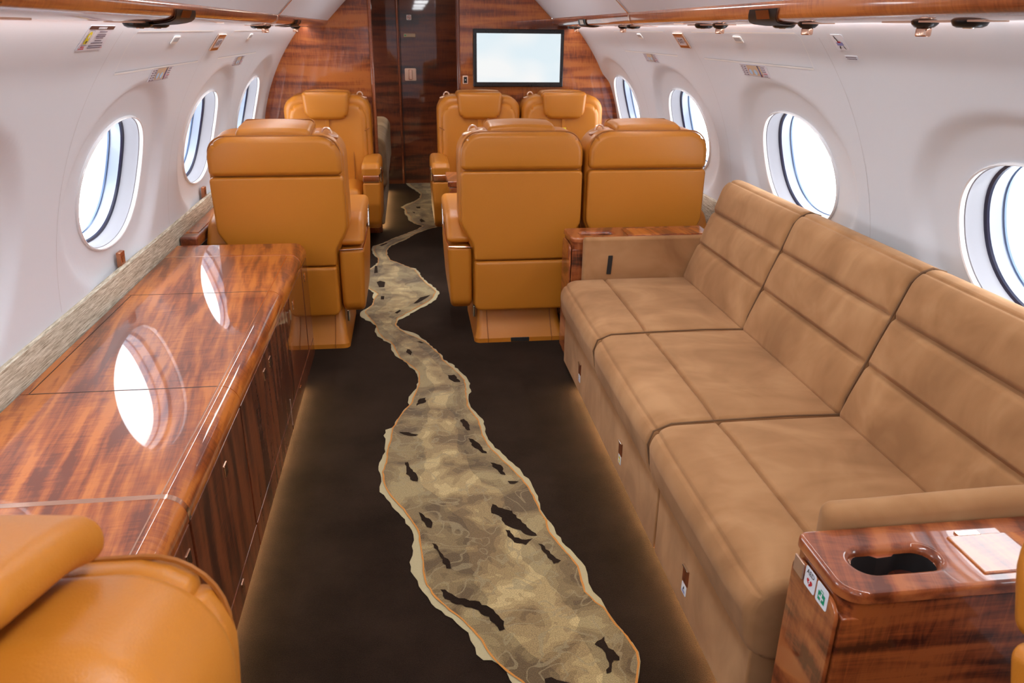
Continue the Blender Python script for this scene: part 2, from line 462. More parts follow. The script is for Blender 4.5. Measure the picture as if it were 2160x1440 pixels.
def window(side, yc, idx, wa=WA):
    n = 64
    def ring(sc, off, du=0):
        return [wpt(side, yc+u, PHC+v/R0, off) for (u, v) in (sup(2*pi*k/n, wa*sc, WB*sc) for k in range(n))]
    def rings(lst, mat, name, parent):
        bm = bmesh.new(); V = [[bm.verts.new(p) for p in ring(s, o)] for (s, o) in lst]
        for a in range(len(V)-1):
            for k in range(n): bm.faces.new((V[a][k], V[a][(k+1) % n], V[a+1][(k+1) % n], V[a+1][k]))
        if parent is None: return struct(name, bm, mat)
        return obj(name, bm, mat, parent)
    w = rings([(1.012,.033),(1.012,.024),(1.0,.020),(.985,.022),(.980,.027),(.978,.034)], 'white_gloss', 'window_%d' % idx, None)
    rings([(.978,.034),(.968,.036),(.965,.05),(.945,.085)], 'reveal', 'window_reveal', w)
    rings([(.945,.085),(.915,.088),(.905,.094)], 'ring_b', 'window_seal', w)
    rings([(.905,.094),(.895,.125),(.888,.128)], 'ring_c', 'window_frame', w)
    rings([(.888,.128),(.875,.131),(.872,.136)], 'ring_a', 'window_gasket', w)
    rings([(.872,.136),(.868,.155),(.90,.16)], 'ring_c', 'outer_frame', w)
    bm = bmesh.new(); V = [bm.verts.new(p) for p in ring(.88, .132)]; c = bm.verts.new(wpt(side, yc, PHC, .132))
    for k in range(n): bm.faces.new((V[k], V[(k+1) % n], c))
    obj('pane', bm, 'glass', w)
    # sky portal: only guides the sampling of daylight through this opening
    ld = bpy.data.lights.new('daylight_opening', 'AREA'); ld.shape = 'ELLIPSE'; ld.size = 2*wa*.92; ld.size_y = 2*WB*.92
    ld.cycles.is_portal = True
    lo = bpy.data.objects.new('daylight_opening', ld); COL.objects.link(lo)
    p = Vector(wpt(side, yc, PHC, .175)); nrm = Vector((side*cos(PHC), 0, sin(PHC)))
    zax = nrm; xax = Vector((0,1,0)); yax = zax.cross(xax)
    lo.matrix_world = Matrix.Translation(p) @ Matrix((xax, yax, zax)).transposed().to_4x4()
k = 1
for y in LW[1:]: window(-1, y, k); k += 1
for i, y in enumerate(RW[1:]): window(1, y, k, .295 if i == 5 else WA); k += 1
for yy, ss in ((LW[0], -1), (RW[0], 1)): window(ss, yy, k); k += 1

# helpers that lay thin things on the curved wall: a runs to the viewer's right, b upwards
def wall_map(side, yc, zc):
    ph = phi_of(zc)
    def f(a, b, c=0): return wpt(side, yc + (a if side < 0 else -a), ph+b/R0, -c)
    return f
def wall_line(bm, side, pts, w=.003, off=.0012, mi=0, segs=10):
    """thin ribbon through (y, phi) points"""
    P = []
    for i in range(len(pts)-1):
        for s in range(segs):
            t = s/segs; P.append((pts[i][0]+(pts[i+1][0]-pts[i][0])*t, pts[i][1]+(pts[i+1][1]-pts[i][1])*t))
    P.append(pts[-1]); n = len(P); L = []; Rr = []
    for i in range(n):
        a = P[max(i-1,0)]; b = P[min(i+1,n-1)]; d = Vector((b[0]-a[0], (b[1]-a[1])*R0)).normalized(); q = Vector((-d.y, d.x))*w/2
        L.append(bm.verts.new(wpt(side, P[i][0]+q.x, P[i][1]+q.y/R0, -off))); Rr.append(bm.verts.new(wpt(side, P[i][0]-q.x, P[i][1]-q.y/R0, -off)))
    for i in range(n-1):
        f = bm.faces.new((L[i], L[i+1], Rr[i+1], Rr[i])); f.material_index = mi

# floor with the river pattern woven into it (traced on the floor plane)
def px2floor(u, v):
    d = M3 @ Vector((u-1080, 720-v, -FPX)); t = -1.45/d.z
    return (-0.25+t*d.x, t*d.y)
def c9(L): return [px2floor(540+x/2.7696, 380+y/2.7692) for x, y in L]
def c10(L): return [px2floor(740+x/2.0576, 740+y/2.0571) for x, y in L]
OL = c9([(870,12),(890,35),(930,60),(962,85),(955,105),(925,125),(880,140),(845,160),(868,172),(868,195),(885,215),(890,235),(925,255),(970,268),(940,290),(860,320),(790,345),(740,370),(685,385),(676,410),(690,440),(712,460),(710,485),(690,500),(660,520),(625,536),(600,560),(612,600),(628,625),(660,640),(690,660),(680,685),(690,700),(680,720),(665,740),(610,775),(608,795),(640,820),(670,828),(700,850),(695,880),(705,905),(745,940),(790,960),(795,1000),(815,1030),(840,1045),(880,1070)]) + \
     c10([(250,65),(282,95),(292,130),(285,165),(262,190),(250,215),(255,238),(225,265),(200,300),(178,336),(150,345),(142,370),(150,400),(150,440),(135,470),(120,505),(128,535),(133,570),(125,592),(125,615),(155,645),(180,680),(220,720),(255,765),(272,800),(265,850),(268,890),(255,920),(260,960),(290,1000),(310,1045),(350,1100),(410,1150),(460,1185),(510,1225),(520,1260),(540,1290),(545,1320),(575,1345),(612,1345),(640,1362),(676,1397),(690,1430),(720,1470),(800,1560)])
IL = c9([(890,12),(905,33),(940,55),(968,80),(962,108),(930,130),(890,148),(864,160),(875,175),(880,195),(905,215),(905,235),(935,256),(980,270),(940,294),(860,325),(790,350),(745,375),(700,388),(690,410),(700,440),(716,460),(714,490),(700,508),(660,530),(625,545),(604,562),(618,598),(650,630),(690,650),(715,670),(690,700),(685,730),(640,770),(640,780),(670,815),(702,850),(715,890),(750,930),(790,950),(810,980),(830,1020),(845,1045),(884,1070)]) + \
     c10([(258,64),(295,95),(298,145),(280,190),(262,235),(230,267),(205,302),(181,345),(175,390),(160,440),(155,490),(138,530),(145,575),(160,610),(190,650),(230,690),(265,740),(295,790),(305,860),(315,920),(320,980),(330,1020),(370,1075),(430,1130),(490,1175),(530,1215),(570,1260),(590,1300),(640,1360),(680,1395),(745,1440),(800,1500),(850,1560)])
OR = c9([(1110,12),(1100,60),(1120,120),(1110,200),(1090,268),(1060,275),(1000,290),(940,312),(880,347),(830,367),(788,387),(766,410),(766,435),(785,467),(850,492),(900,512),(935,518),(960,543),(965,565),(1002,598),(1042,628),(1072,660),(1052,700),(1002,732),(940,762),(880,797),(835,817),(822,850),(850,873),(900,888),(950,908),(980,933),(1030,973),(1080,1018)]) + \
     c10([(402,40),(440,58),(470,88),(500,113),(512,135),(523,180),(512,190),(517,235),(543,268),(572,298),(585,340),(587,365),(617,408),(657,448),(702,488),(742,528),(782,573),(802,618),(821,665),(823,690),(852,733),(882,768),(892,798),(932,848),(982,898),(1017,938),(1027,970),(1032,1010),(1052,1048),(1085,1078),(1102,1110),(1132,1158),(1182,1218),(1222,1268),(1249,1310),(1257,1350),(1252,1400),(1245,1440),(1230,1500),(1200,1560)])
IR = c9([(1098,12),(1090,60),(1106,120),(1098,200),(1086,266),(1055,273),(995,289),(938,310),(877,344),(828,364),(785,384),(762,410),(762,437),(782,469),(847,494),(897,514),(930,530),(953,563),(988,600),(1018,625),(1050,655),(1030,693),(988,722),(930,753),(870,785),(825,810),(815,850),(845,880),(890,905),(940,925),(980,944),(1028,982),(1075,1025)]) + \
     c10([(397,42),(430,70),(465,100),(493,130),(500,190),(505,240),(533,280),(555,310),(570,370),(600,420),(645,465),(698,515),(743,560),(773,600),(798,650),(820,700),(848,740),(860,790),(900,840),(950,895),(985,940),(1000,1000),(1015,1050),(1060,1095),(1098,1120),(1128,1165),(1178,1223),(1213,1270),(1241,1312),(1249,1360),(1240,1440),(1220,1500),(1190,1560)])
def wiggle(P, a=.0035, step=.02):
    out = []
    for i in range(len(P)-1):
        p, q = Vector(P[i]), Vector(P[i+1]); L = (q-p).length; n = max(1, min(8, int(L/step))); nn = Vector((-(q-p).y, (q-p).x)).normalized() if L > 0 else Vector((0,0))
        for k in range(n): out.append(tuple(p+(q-p)*k/n + (nn*random.uniform(-a, a) if k else Vector((0,0)))))
    out.append(tuple(P[-1])); return out
bm = bmesh.new()
vs = [bm.verts.new(p) for p in ((-1.32,YA,0),(1.32,YA,0),(1.32,8.0,0),(-1.32,8.0,0))]; bm.faces.new(vs)
OLw, ORw = wiggle(OL, .005), wiggle(OR, .005); ILw, IRw = wiggle(IL, .002), wiggle(IR, .002)
poly(bm, OLw+ORw[::-1], .003, 1)
def ribbon(bm, P, w, z, mi):
    L = []
    for i in range(len(P)):
        a, b = Vector(P[max(i-1,0)]), Vector(P[min(i+1,len(P)-1)]); d = (b-a).normalized(); q = Vector((-d.y, d.x))*w*random.uniform(.3,.6); p = Vector(P[i])
        L.append((bm.verts.new((p.x+q.x, p.y+q.y, z)), bm.verts.new((p.x-q.x, p.y-q.y, z))))
    for i in range(len(L)-1): bm.faces.new((L[i][0], L[i+1][0], L[i+1][1], L[i][1])).material_index = mi
poly(bm, ILw+IRw[::-1], .0045, 2)
def lerpP(t, seed):
    r = random.Random(seed); out = []
    for k in range(60):
        a = ILr[k]; b = IRr[k]; tt = t+r.uniform(-.10, .10); out.append((a[0]+(b[0]-a[0])*tt, a[1]+(b[1]-a[1])*tt))
    return wiggle(out, .012, .03)
def resamp(P, n):
    L = [0]
    for i in range(len(P)-1): L.append(L[-1]+(Vector(P[i+1])-Vector(P[i])).length)
    out = []; j = 0
    for k in range(n):
        d = L[-1]*k/(n-1)
        while j < len(P)-2 and L[j+1] < d: j += 1
        t = (d-L[j])/max(1e-9, L[j+1]-L[j]); out.append((P[j][0]+(P[j+1][0]-P[j][0])*t, P[j][1]+(P[j+1][1]-P[j][1])*t))
    return out
ILr, IRr = resamp(IL, 60), resamp(IR, 60)
poly(bm, lerpP(.30, 1)+lerpP(.70, 2)[::-1], .0051, 4)
ribbon(bm, ILw, .0055, .0055, 3); ribbon(bm, IRw, .0055, .0055, 3)
ISL10 = [[(420,110),(450,108),(475,140),(450,140),(425,125)],[(285,235),(300,212),(325,208),(325,228),(300,235),(285,245)],
 [(475,305),(490,300),(510,320),(518,350),(505,350),(485,330)],[(510,385),(530,388),(560,410),(590,450),(570,448),(530,420)],
 [(210,357),(250,358),(295,368),(280,375),(230,368)],[(235,490),(248,488),(260,515),(290,550),(290,572),(270,570),(240,540)],
 [(605,490),(650,500),(672,545),(650,540),(625,515)],[(680,570),(730,572),(710,582),(690,582)],
 [(615,670),(640,685),(700,700),(720,730),(760,760),(808,808),(780,808),(720,780),(670,760),(655,730),(610,710)],
 [(670,782),(690,785),(710,815),(760,825),(790,820),(760,848),(710,838),(680,810)],[(812,842),(830,845),(880,895),(912,915),(880,930),(850,890)],
 [(295,705),(310,712),(355,750),(350,775),(330,770),(305,730)],[(352,840),(370,845),(400,890),(430,920),(435,952),(415,950),(390,900)],
 [(388,1042),(410,1042),(470,1080),(540,1090),(620,1130),(665,1180),(668,1215),(645,1222),(600,1160),(520,1120),(440,1100),(400,1070)],
 [(1057,1280),(1100,1245),(1110,1280),(1165,1335),(1165,1350),(1140,1350),(1130,1400),(1110,1408),(1120,1360),(1090,1300)],
 [(840,1430),(870,1422),(920,1440),(1000,1470),(845,1455)]]
ISL9 = [[(720,385),(760,370),(768,375),(735,388)],[(695,505),(708,505),(712,545),(690,548)],[(705,600),(725,592),(755,600),(750,630),(720,630)],
 [(730,682),(750,682),(748,702),(730,702)],[(920,725),(960,690),(1020,675),(1000,690),(960,715),(935,725)],[(810,780),(840,762),(848,768),(825,785)],
 [(940,948),(960,946),(985,958),(965,958)],[(877,1010),(885,992),(898,995),(912,1010),(905,1028)],[(935,158),(960,158),(960,168),(940,168)],
 [(912,188),(930,190),(925,198)],[(955,235),(965,228),(990,245),(965,250)],[(1036,95),(1075,86),(1080,135),(1045,120)]]
for I in ISL10:
    P = c10(I); poly(bm, wiggle(P+[P[0]], .004, .012)[:-1], .006, 0)
for I in ISL9: poly(bm, c9(I), .006, 0)
for f in bm.faces:
    if f.normal.z < 0: f.normal_flip()
me = bpy.data.meshes.new('floor'); bm.to_mesh(me); bm.free()
for m in ('carpet', 'bank', 'river', 'orange', 'river_core'): me.materials.append(MAT[m])
fo = bpy.data.objects.new('floor', me); COL.objects.link(fo); fo['kind'] = 'structure'

# ceiling: sloping side panels and the crown
VZ = {-1: 0.0, 1: .018}
VT, VM, VL = {-1: 1.503, 1: 1.534}, {-1: 1.469, 1: 1.486}, {-1: 1.460, 1: 1.4775}
def vprof(sg):
    T, M, L_ = VT[sg], VM[sg], VL[sg]; h = T-M
    return [(.785,T),(.786,T-.35*h),(.790,T-.65*h),(.797,T-.87*h),(.808,M-.0005),(.825,M-.004),(.85,L_+.002),(.88,L_),(.905,L_),(.928,L_)]
bm = bmesh.new()
prof = [(-.785, VT[-1]), (-.62, 1.668), (-.45, 1.79), (-.18, 1.86), (.18, 1.86), (.45, 1.80), (.62, 1.69), (.785, VT[1])]
sweep_y(bm, prof, YA, YB+2.2, closed=False, ny=1)
struct('ceiling', bm, 'ceil', angle=10)
for nm, sg in (('trim_1', -1), ('trim_2', 1)):          # rose gold joint strip over panel and valance
    bm = bmesh.new()
    for yj in (3.62 if sg < 0 else 3.80, 1.2):
        z = VZ[sg]
        P = [(.45,1.787),(.62,1.664+z*.9),(.780,VT[sg]-.002)]+[(x-.002, zz-.002) for x, zz in vprof(sg)]
        for a in range(len(P)-1):
            q = [bm.verts.new((sg*P[a][0], yj-.008, P[a][1])), bm.verts.new((sg*P[a+1][0], yj-.008, P[a+1][1])), bm.verts.new((sg*P[a+1][0], yj+.008, P[a+1][1])), bm.verts.new((sg*P[a][0], yj+.008, P[a][1]))]
            bm.faces.new(q)
    bmesh.ops.remove_doubles(bm, verts=bm.verts, dist=1e-5)
    bmesh.ops.solidify(bm, geom=bm.faces[:], thickness=.002)
    struct(nm, bm, 'copper')
for nm, sg in (('trim_3', -1), ('trim_4', 1)):          # wooden valance under the ceiling panels
    bm = bmesh.new(); z = VZ[sg]
    P = vprof(sg)+[(.933,VL[sg]+.002),(.934,VL[sg]+.012),(.925,VL[sg]+.020),(.80,VT[sg]+.03)]
    sweep_y(bm, [(sg*x, zz) for x, zz in P], YA, YB)
    struct(nm, bm, 'wood_val', angle=60)
# cove light strips behind the valance lip
for sg in (-1, 1):
    bm = bmesh.new(); z = VZ[sg]
    a = (sg*.938, VL[sg]+.011); b = (sg*.952, VL[sg]+.007)
    v = [bm.verts.new((a[0], YA+.05, a[1])), bm.verts.new((b[0], YA+.05, b[1])), bm.verts.new((b[0], YB-.02, b[1])), bm.verts.new((a[0], YB-.02, a[1]))]
    bm.faces.new(v)
    o = link('cove_light', bm, 'cove')
    tag(o, 'long white light strip behind the wooden valance on the %s wall' % ('left' if sg < 0 else 'right'), 'light strip', 'cove lights')
# crown wash lights
for yc in (-1.6, .4, 2.4, 4.6):
    bm = bmesh.new(); box(bm, -.10, .10, yc-.45, yc+.45, 1.845, 1.858, .003)
    o = link('ceiling_light', bm, 'ceilled')
    tag(o, 'long white ceiling wash light along the cabin crown above the aisle', 'ceiling light', 'crown lights')
bm = bmesh.new(); box(bm, -.12, .12, 6.7, 7.3, 1.845, 1.858, .003)
tag(link('entry_light', bm, plain('entry_led', (1,1,1,1), .5, emit=(1,.82,.6,1), es=5)), 'warm ceiling light over the forward entry behind the bulkheads', 'ceiling light')

dl = thing('downlight', 'small round ceiling downlight over the aisle between the facing seats', 'ceiling light', (-.22, 4.25, 1.853))
bm = bmesh.new(); lathe(bm, [(.045,.0),(.045,-.006),(.034,-.008),(.030,-.002)], lambda a, b, h: (a, b, h), 24); obj('bezel', bm, 'chrome', dl)
bm = bmesh.new(); lathe(bm, [(.028,-.004),(.020,-.0055)], lambda a, b, h: (a, b, h), 20); obj('lamp', bm, 'ceilled', dl)
sd = bpy.data.lights.new('downlight_beam', 'SPOT'); sd.energy = 28; sd.spot_size = radians(34); sd.spot_blend = .9; sd.shadow_soft_size = .03; sd.color = (.95,.97,1)
so = bpy.data.objects.new('downlight_beam', sd); COL.objects.link(so); so.location = (0,0,-.014); so.parent = dl
# aft wall closes the cabin behind the photographer
def tube_outline(y, inset=0.0, zmin=0):
    P = []
    for k in range(25): 
        ph = phi_of(zmin)+(phi_of(1.50)-phi_of(zmin))*k/24; P.append(((R0-inset)*cos(ph), Z0+(R0-inset)*sin(ph)))
    top = [(.785,1.53),(.62,1.69),(.45,1.80),(.18,1.865)]
    right = P+top
    return right
bm = bmesh.new(); Rr = tube_outline(0); out = Rr+[(-x, z) for x, z in Rr[::-1]]
V = [bm.verts.new((x, YA, z)) for x, z in out]; bm.faces.new(V); struct('wall_back', bm, 'white')

# bulkheads either side of the passage
def bulkhead(sg, xin, name, y0=YB, y1=YB+.05):
    out = [(xin, 0)]+[(sg*x, z) for x, z in tube_outline(0, -.03)]
    out += [(sg*.05 if abs(xin) > .2 else .11, 1.88)] if False else [(xin, 1.9)]
    out = [p for p in out if sg*(p[0]-xin) >= -1e-6]
    bm = bmesh.new()
    A = [bm.verts.new((x, y0, z)) for x, z in out]; B = [bm.verts.new((x, y1, z)) for x, z in out]; n = len(A)
    bm.faces.new(A); bm.faces.new(B[::-1])
    for i in range(n): bm.faces.new((A[i], B[i], B[(i+1) % n], A[(i+1) % n]))
    return struct(name, bm, 'wood_bulk', smooth=False)
bulkhead(-1, -.505, 'wall_front_left'); bulkhead(1, .118, 'wall_front_right')
for nm, x in (('trim_5', -.50), ('trim_6', .112)):
    bm = bmesh.new(); rbox(bm, (x, YB+.022, .935), (.026, .075, 1.86), .011, seg=4); struct(nm, bm, 'wood_edge')
# passage beyond the bulkheads
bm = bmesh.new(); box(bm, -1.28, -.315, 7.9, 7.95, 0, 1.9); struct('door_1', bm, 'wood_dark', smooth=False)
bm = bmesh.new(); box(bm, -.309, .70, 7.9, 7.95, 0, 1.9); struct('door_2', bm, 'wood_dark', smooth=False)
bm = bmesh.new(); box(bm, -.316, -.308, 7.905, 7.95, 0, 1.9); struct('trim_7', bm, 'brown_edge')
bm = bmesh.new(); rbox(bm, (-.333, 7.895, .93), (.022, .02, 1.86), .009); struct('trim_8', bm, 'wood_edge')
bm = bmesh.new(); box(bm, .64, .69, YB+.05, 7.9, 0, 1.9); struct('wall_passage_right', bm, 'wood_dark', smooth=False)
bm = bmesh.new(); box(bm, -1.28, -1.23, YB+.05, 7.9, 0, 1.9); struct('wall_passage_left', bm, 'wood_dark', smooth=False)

# woven dado strip along both walls
for nm, sg in (('trim_9', -1), ('trim_10', 1)):
    bm = bmesh.new()
    sweep_y(bm, [(sg*(R0-.010), .52), (sg*(R0-.030), .20), (sg*(R0-.008), .20), (sg*(R0+.004), .52), (sg*(R0+.01), .645), (sg*(R0-.004), .652), (sg*(R0-.012), .646), (sg*(R0-.013), .60)], -1.5, YB)
    struct(nm, bm, 'dado', smooth=False)

# service panel seams on the wall (grooves, and edge highlights painted as paler ribbons)
def seams(side, name, panels, verts_):
    bm = bmesh.new(); pl, pt = phi_of(1.325 if side < 0 else 1.344), phi_of(1.438 if side < 0 else 1.452)
    for (ya, yb) in panels:
        wall_line(bm, side, [(ya, pl), (yb, pl)], .0055, .0030, 1)
        wall_line(bm, side, [(ya, pl+.003), (yb, pl+.003)], .002, .0012, 0)
        wall_line(bm, side, [(ya, pl), (ya-.02, pt-.015), (ya, pt)], .002, .0014, 1)
        wall_line(bm, side, [(ya, pt), (yb-.03, pt)], .005, .0016, 1)
    for y in verts_:
        wall_line(bm, side, [(y, phi_of(1.44)), (y, phi_of(1.2)), (y, phi_of(.95)), (y, phi_of(.66))], .0014, .0010, 0, 14)
    return struct(name, bm, ['groove', 'hilite'], smooth=False)
seams(-1, 'trim_11', [(2.43, 3.38), (3.73, 4.66)], [2.30, 3.43, 4.68])
seams(1, 'trim_12', [(2.51, 3.51), (3.88, 4.86)], [2.37, 3.58, 4.87])
print('shell done')
#@@OBJECTS

# ================================================================== cabin seats
def make_seat(label, group, hook=1, base_dx=0.0, arms=(-1, 1), slim=0, recline=0, pillow=0):
    t = thing('leather_seat', label, 'seat', group=group)
    L = 'leather'
    OUT = rpoly([(-.222,.165),(.222,.165),(.228,.47),(.284,.60),(.284,1.025),(-.284,1.025),(-.284,.60),(-.228,.47)], [.03,.03,.10,.10,.105,.105,.10,.10], 8)
    # core of the backrest
    bm = bmesh.new(); slab(bm, OUT, -.290, -.080, .045, XZ, 5, rings=2)
    b = obj('backrest', bm, L, t)
    # rear upholstery: three panels
    bm = bmesh.new()
    rbox(bm, (0,-.291,.9375), (.548,.064,.171), .024, (16,1,6), 5, fn=lambda q: (q.x, q.y-(.011*(1-(q.x/.274)**4)*(1-((q.z-.9375)/.0856)**4) if q.y < -.30 else 0), q.z))
    corner_round(bm, .175, .925, .274, 1.023)
    obj('upper_back_panel', bm, L, b)
    bm = bmesh.new()
    def mid(a, bb, c):
        k = max(0, (abs(a)-.225)/.05); return (a, c+.022*min(1, k)*(c < -.28), bb)
    slab(bm, rpoly([(-.216,.424),(.216,.424),(.222,.50),(.276,.60),(.276,.847),(-.276,.847),(-.276,.60),(-.222,.50)], [.012,.012,.08,.08,.02,.02,.08,.08], 6), -.318, -.26, .012, XZ, 3, puff0=.002, rings=5)
    obj('middle_back_panel', bm, L, b)
    bm = bmesh.new()
    slab(bm, rpoly([(-.217,.168),(.217,.168),(.217,.418),(-.217,.418)], [.03,.03,.012,.012], 6), -.320, -.25, .016, XZ, 4, puff0=.003, rings=4)
    obj('lower_back_panel', bm, L, b)
    bm = bmesh.new()          # piping round the upper panel
    P = rpoly([(-.268,.858),(.268,.858),(.268,1.018),(-.268,1.018)], [.03,.03,.10,.10], 8)
    tube(bm, [(x, -.300, z+.006) for x, z in P], .0032, 6, True); obj('piping', bm, 'seam', b)
    # front cushion with side bolsters
    def fr(a, bb, c):
        d = abs(a); bol = max(0, min(1, (d-.165)/.05))*max(0, min(1, (.90-bb)/.20))
        return (a, c + (.012*bol if c > -.12 else 0) + (.010*sin(pi*(bb-.4)/.6) if c > -.12 else 0), bb)
    bm = bmesh.new()
    rbox(bm, (0,-.125,.70), (.512,.125,.56), .040, (14,1,14), 4, fn=lambda q: fr(q.x, q.z, q.y))
    # round the top corners
    corner_round(bm, .165, .88, .256, .98)
    obj('back_cushion', bm, L, t)
    bm = bmesh.new()
    for s in (-1, 1):
        bm = bmesh.new(); tube(bm, [(s*.272,-.062,.815),(s*.22,-.055,.785),(s*.175,-.059,.752),(s*.163,-.060,.72),(s*.160,-.050,.60),(s*.160,-.050,.46)], .0032, 6); obj('back_seam', bm, 'seam', t)
    # headrest folded over the top of the back
    bm = bmesh.new()
    rbox(bm, (0,-.185,1.030), (.306,.20,.044), .021, (8,6,1), 5, fn=lambda q: (q.x, q.y, q.z + .010*(1-(q.x/.16)**2)*(q.z > 1.035) - .012*max(0, (-.22-q.y)/.07)))
    b2 = bmesh.new(); rbox(b2, (0,-.057,.962), (.292,.07,.180), .024, (12,1,8), 5, fn=lambda q: (q.x, q.y+(.012*(1-(q.x/.146)**4)*(1-((q.z-.962)/.09)**4) if q.y > -.04 else 0), q.z))
    corner_round(b2, .088, .930, .146, .872, True)
    for v in b2.verts: v.co.x *= .935+.11*(v.co.z-.872)/.18
    mt_ = bpy.data.meshes.new('tmp'); b2.to_mesh(mt_); b2.free(); bm.from_mesh(mt_); bpy.data.meshes.remove(mt_)
    h = obj('headrest', bm, L, t)
    bm = bmesh.new(); P = rpoly([(-.131,.873),(.131,.873),(.149,1.054),(-.149,1.054)], [.055,.055,.018,.018], 7)
    tube(bm, [(x, -.072, z) for x, z in P], .0026, 6, True); obj('headrest_piping', bm, 'seam', h)
    bm = bmesh.new(); box(bm, -.012, .012, -.055, -.046, .80, .90, .002); s_ = obj('headrest_strap', bm, L, h)
    bm = bmesh.new(); rbox(bm, (0,-.044,.795), (.036,.010,.034), .004, seg=2); obj('strap_tag', bm, 'yellow', s_, 'yellow tag') if False else obj('strap_tag', bm, 'yellow', h, 'yellow tag')
    # coat hook on top of the back
    bm = bmesh.new(); x = hook*.213
    rbox(bm, (x,-.215,1.012), (.095,.024,.012), .005, seg=2, fn=lambda q: (q.x, q.y, q.z-hook*(q.x-x)*.22))
    P = [(x+.019*cos(a), -.215, 1.018+.024*sin(a)) for a in [pi*k/10 for k in range(11)]]; tube(bm, P, .005, 8)
    obj('coat_hook', bm, 'copper_matte', t, 'rose gold hook')
    # seat cushion and frame
    bm = bmesh.new()
    rbox(bm, (0,.075,.375), (.436,.50,.17), .05, (8,8,1), 5, fn=lambda q: (q.x, q.y, q.z + (.014*(1-(q.x/.22)**2)*(1-((q.y-.075)/.25)**2) if q.z > .4 else 0)))
    obj('seat_cushion', bm, L, t)
    bm = bmesh.new(); rbox(bm, (0,.02,.235), (.43,.52,.14), .03, seg=3); obj('seat_frame', bm, L, t)
    # armrests
    for s in arms:
        side = [(-.285,.20),(-.235,.165),(.20,.165),(.27,.22),(.325,.36),(.33,.505),(-.30,.485)]
        bm = bmesh.new()
        body = rpoly(side, [.05,.05,.09,.10,.10,.012,.012], 6)
        sl_ = s == slim; xo = .262 if sl_ else .328; xp = .295 if sl_ else .342
        slab(bm, body, .228, xo, .022, lambda a, bb, c: (s*(c + .012*max(0, min(1, (bb-.17)/.25))*(c > .28)), a, bb), 4, puff1=.006, rings=3)
        a_ = obj('armrest', bm, L, t)
        bm = bmesh.new()
        pad = rpoly([(-.302,.497),(.326,.548),(.332,.60),(.30,.632),(-.12,.632),(-.20,.612)], [.02,.012,.02,.04,.12,.09], 6)
        slab(bm, pad, .225, xp, .026, lambda a, bb, c: (s*c, a, bb), 5, puff1=.002, rings=3)
        obj('arm_pad', bm, L, a_)
        bm = bmesh.new(); box(bm, *(sorted((s*.232, s*(xp-.007)))), .12, .3315, .507, .553, .006)
        obj('arm_plate', bm, 'copper', a_, 'rose gold plate')
        bm = bmesh.new(); P = [(s*.231, -.301, .487), (s*.26, -.306, .490), (s*(xp-.008), -.300, .492), (s*(xp-.001), -.20, .497), (s*(xp-.001), .10, .505)]
        tube(bm, P, .0042, 6); obj('arm_trim', bm, 'copper', a_, 'rose gold trim line')
        bm = bmesh.new(); slab(bm, rpoly([(-.02,.49),(.05,.49),(.08,.585),(.06,.60),(-.0,.585)], .012, 4), xp-.004, xp+.004, .003, lambda a, bb, c: (s*c, a+.16, bb-.005), 2, rings=1)
        obj('recline_lever', bm, 'chrome', a_, 'bright metal lever')
    # pedestal
    bm = bmesh.new(); secs = [((-.22,.22,-.32,.21),0,.03),((-.22,.22,-.32,.21),.022,.03),((-.212,.212,-.305,.20),.036,.03),((-.205,.205,-.27,.18),.07,.03),((-.20,.20,-.235,.17),.12,.03),((-.20,.20,-.215,.16),.185,.03)]
    R = []
    for (x0,x1,y0,y1), z, r in secs: R.append([bm.verts.new((px_+base_dx, py_, z)) for px_, py_ in rpoly([(x0,y0),(x1,y0),(x1,y1),(x0,y1)], r, 5)])
    for a in range(len(R)-1):
        n = len(R[a])
        for i in range(n): bm.faces.new((R[a][i], R[a][(i+1) % n], R[a+1][(i+1) % n], R[a+1][i]))
    bm.faces.new(R[0]); bm.faces.new(R[-1]); p = obj('pedestal', bm, L, t)
    for s in (-1, 1): bm = bmesh.new(); tube(bm, [(base_dx+s*.155,-.3215,.002),(base_dx+s*.155,-.322,.022),(base_dx+s*.155,-.307,.036),(base_dx+s*.155,-.272,.07),(base_dx+s*.155,-.237,.12),(base_dx+s*.155,-.217,.17)], .0025, 6); obj('pedestal_seam', bm, 'seam', p)
    bm = bmesh.new(); rbox(bm, (base_dx,-.3195,.012), (.09,.008,.022), .003, seg=2); obj('track_slot', bm, 'black_soft', p)
    for s in (-1, 1):
        bm = bmesh.new(); rbox(bm, (base_dx+s*.213,-.20,.13), (.012,.03,.06), .004, seg=2); obj('track_latch', bm, 'chrome', p)
    if recline:
        for ch in t.children:
            if ch.name.startswith('headrest'):
                for o in [ch]+list(ch.children): o.data.transform(Matrix.Translation((-pillow*.2,0,pillow)) @ Matrix.Diagonal((1+pillow*1.5,1,1,1)))
        M_ = Matrix.Translation((0,-.2,.42)) @ Matrix.Rotation(recline, 4, 'X') @ Matrix.Translation((0,.2,-.42))
        for ch in t.children:
            if ch.name.split('.')[0] in ('backrest', 'back_cushion', 'back_seam', 'headrest', 'coat_hook'):
                for o in [ch]+list(ch.children): o.data.transform(M_)
    return t
FW = 'seats facing forward with their backs to the sofa'; AW = 'seats facing aft against the forward bulkheads'
A = make_seat('tan leather seat alone on the left, seen from behind, just past the long cabinet', FW, 1, .03, recline=radians(4)); A.location = (-.848, 3.87, 0)
C = make_seat('tan leather seat seen from behind beside the aisle, right of the river carpet', FW, -1, .0, slim=1); C.location = (.258, 3.87, 0)
D = make_seat('tan leather seat seen from behind by the right wall, beyond the far sofa arm', FW, -1, .0, arms=(1,)); D.location = (.857, 3.87, 0)
B = make_seat('tan leather seat alone on the left facing the camera before the plain bulkhead', AW, -1, .0)
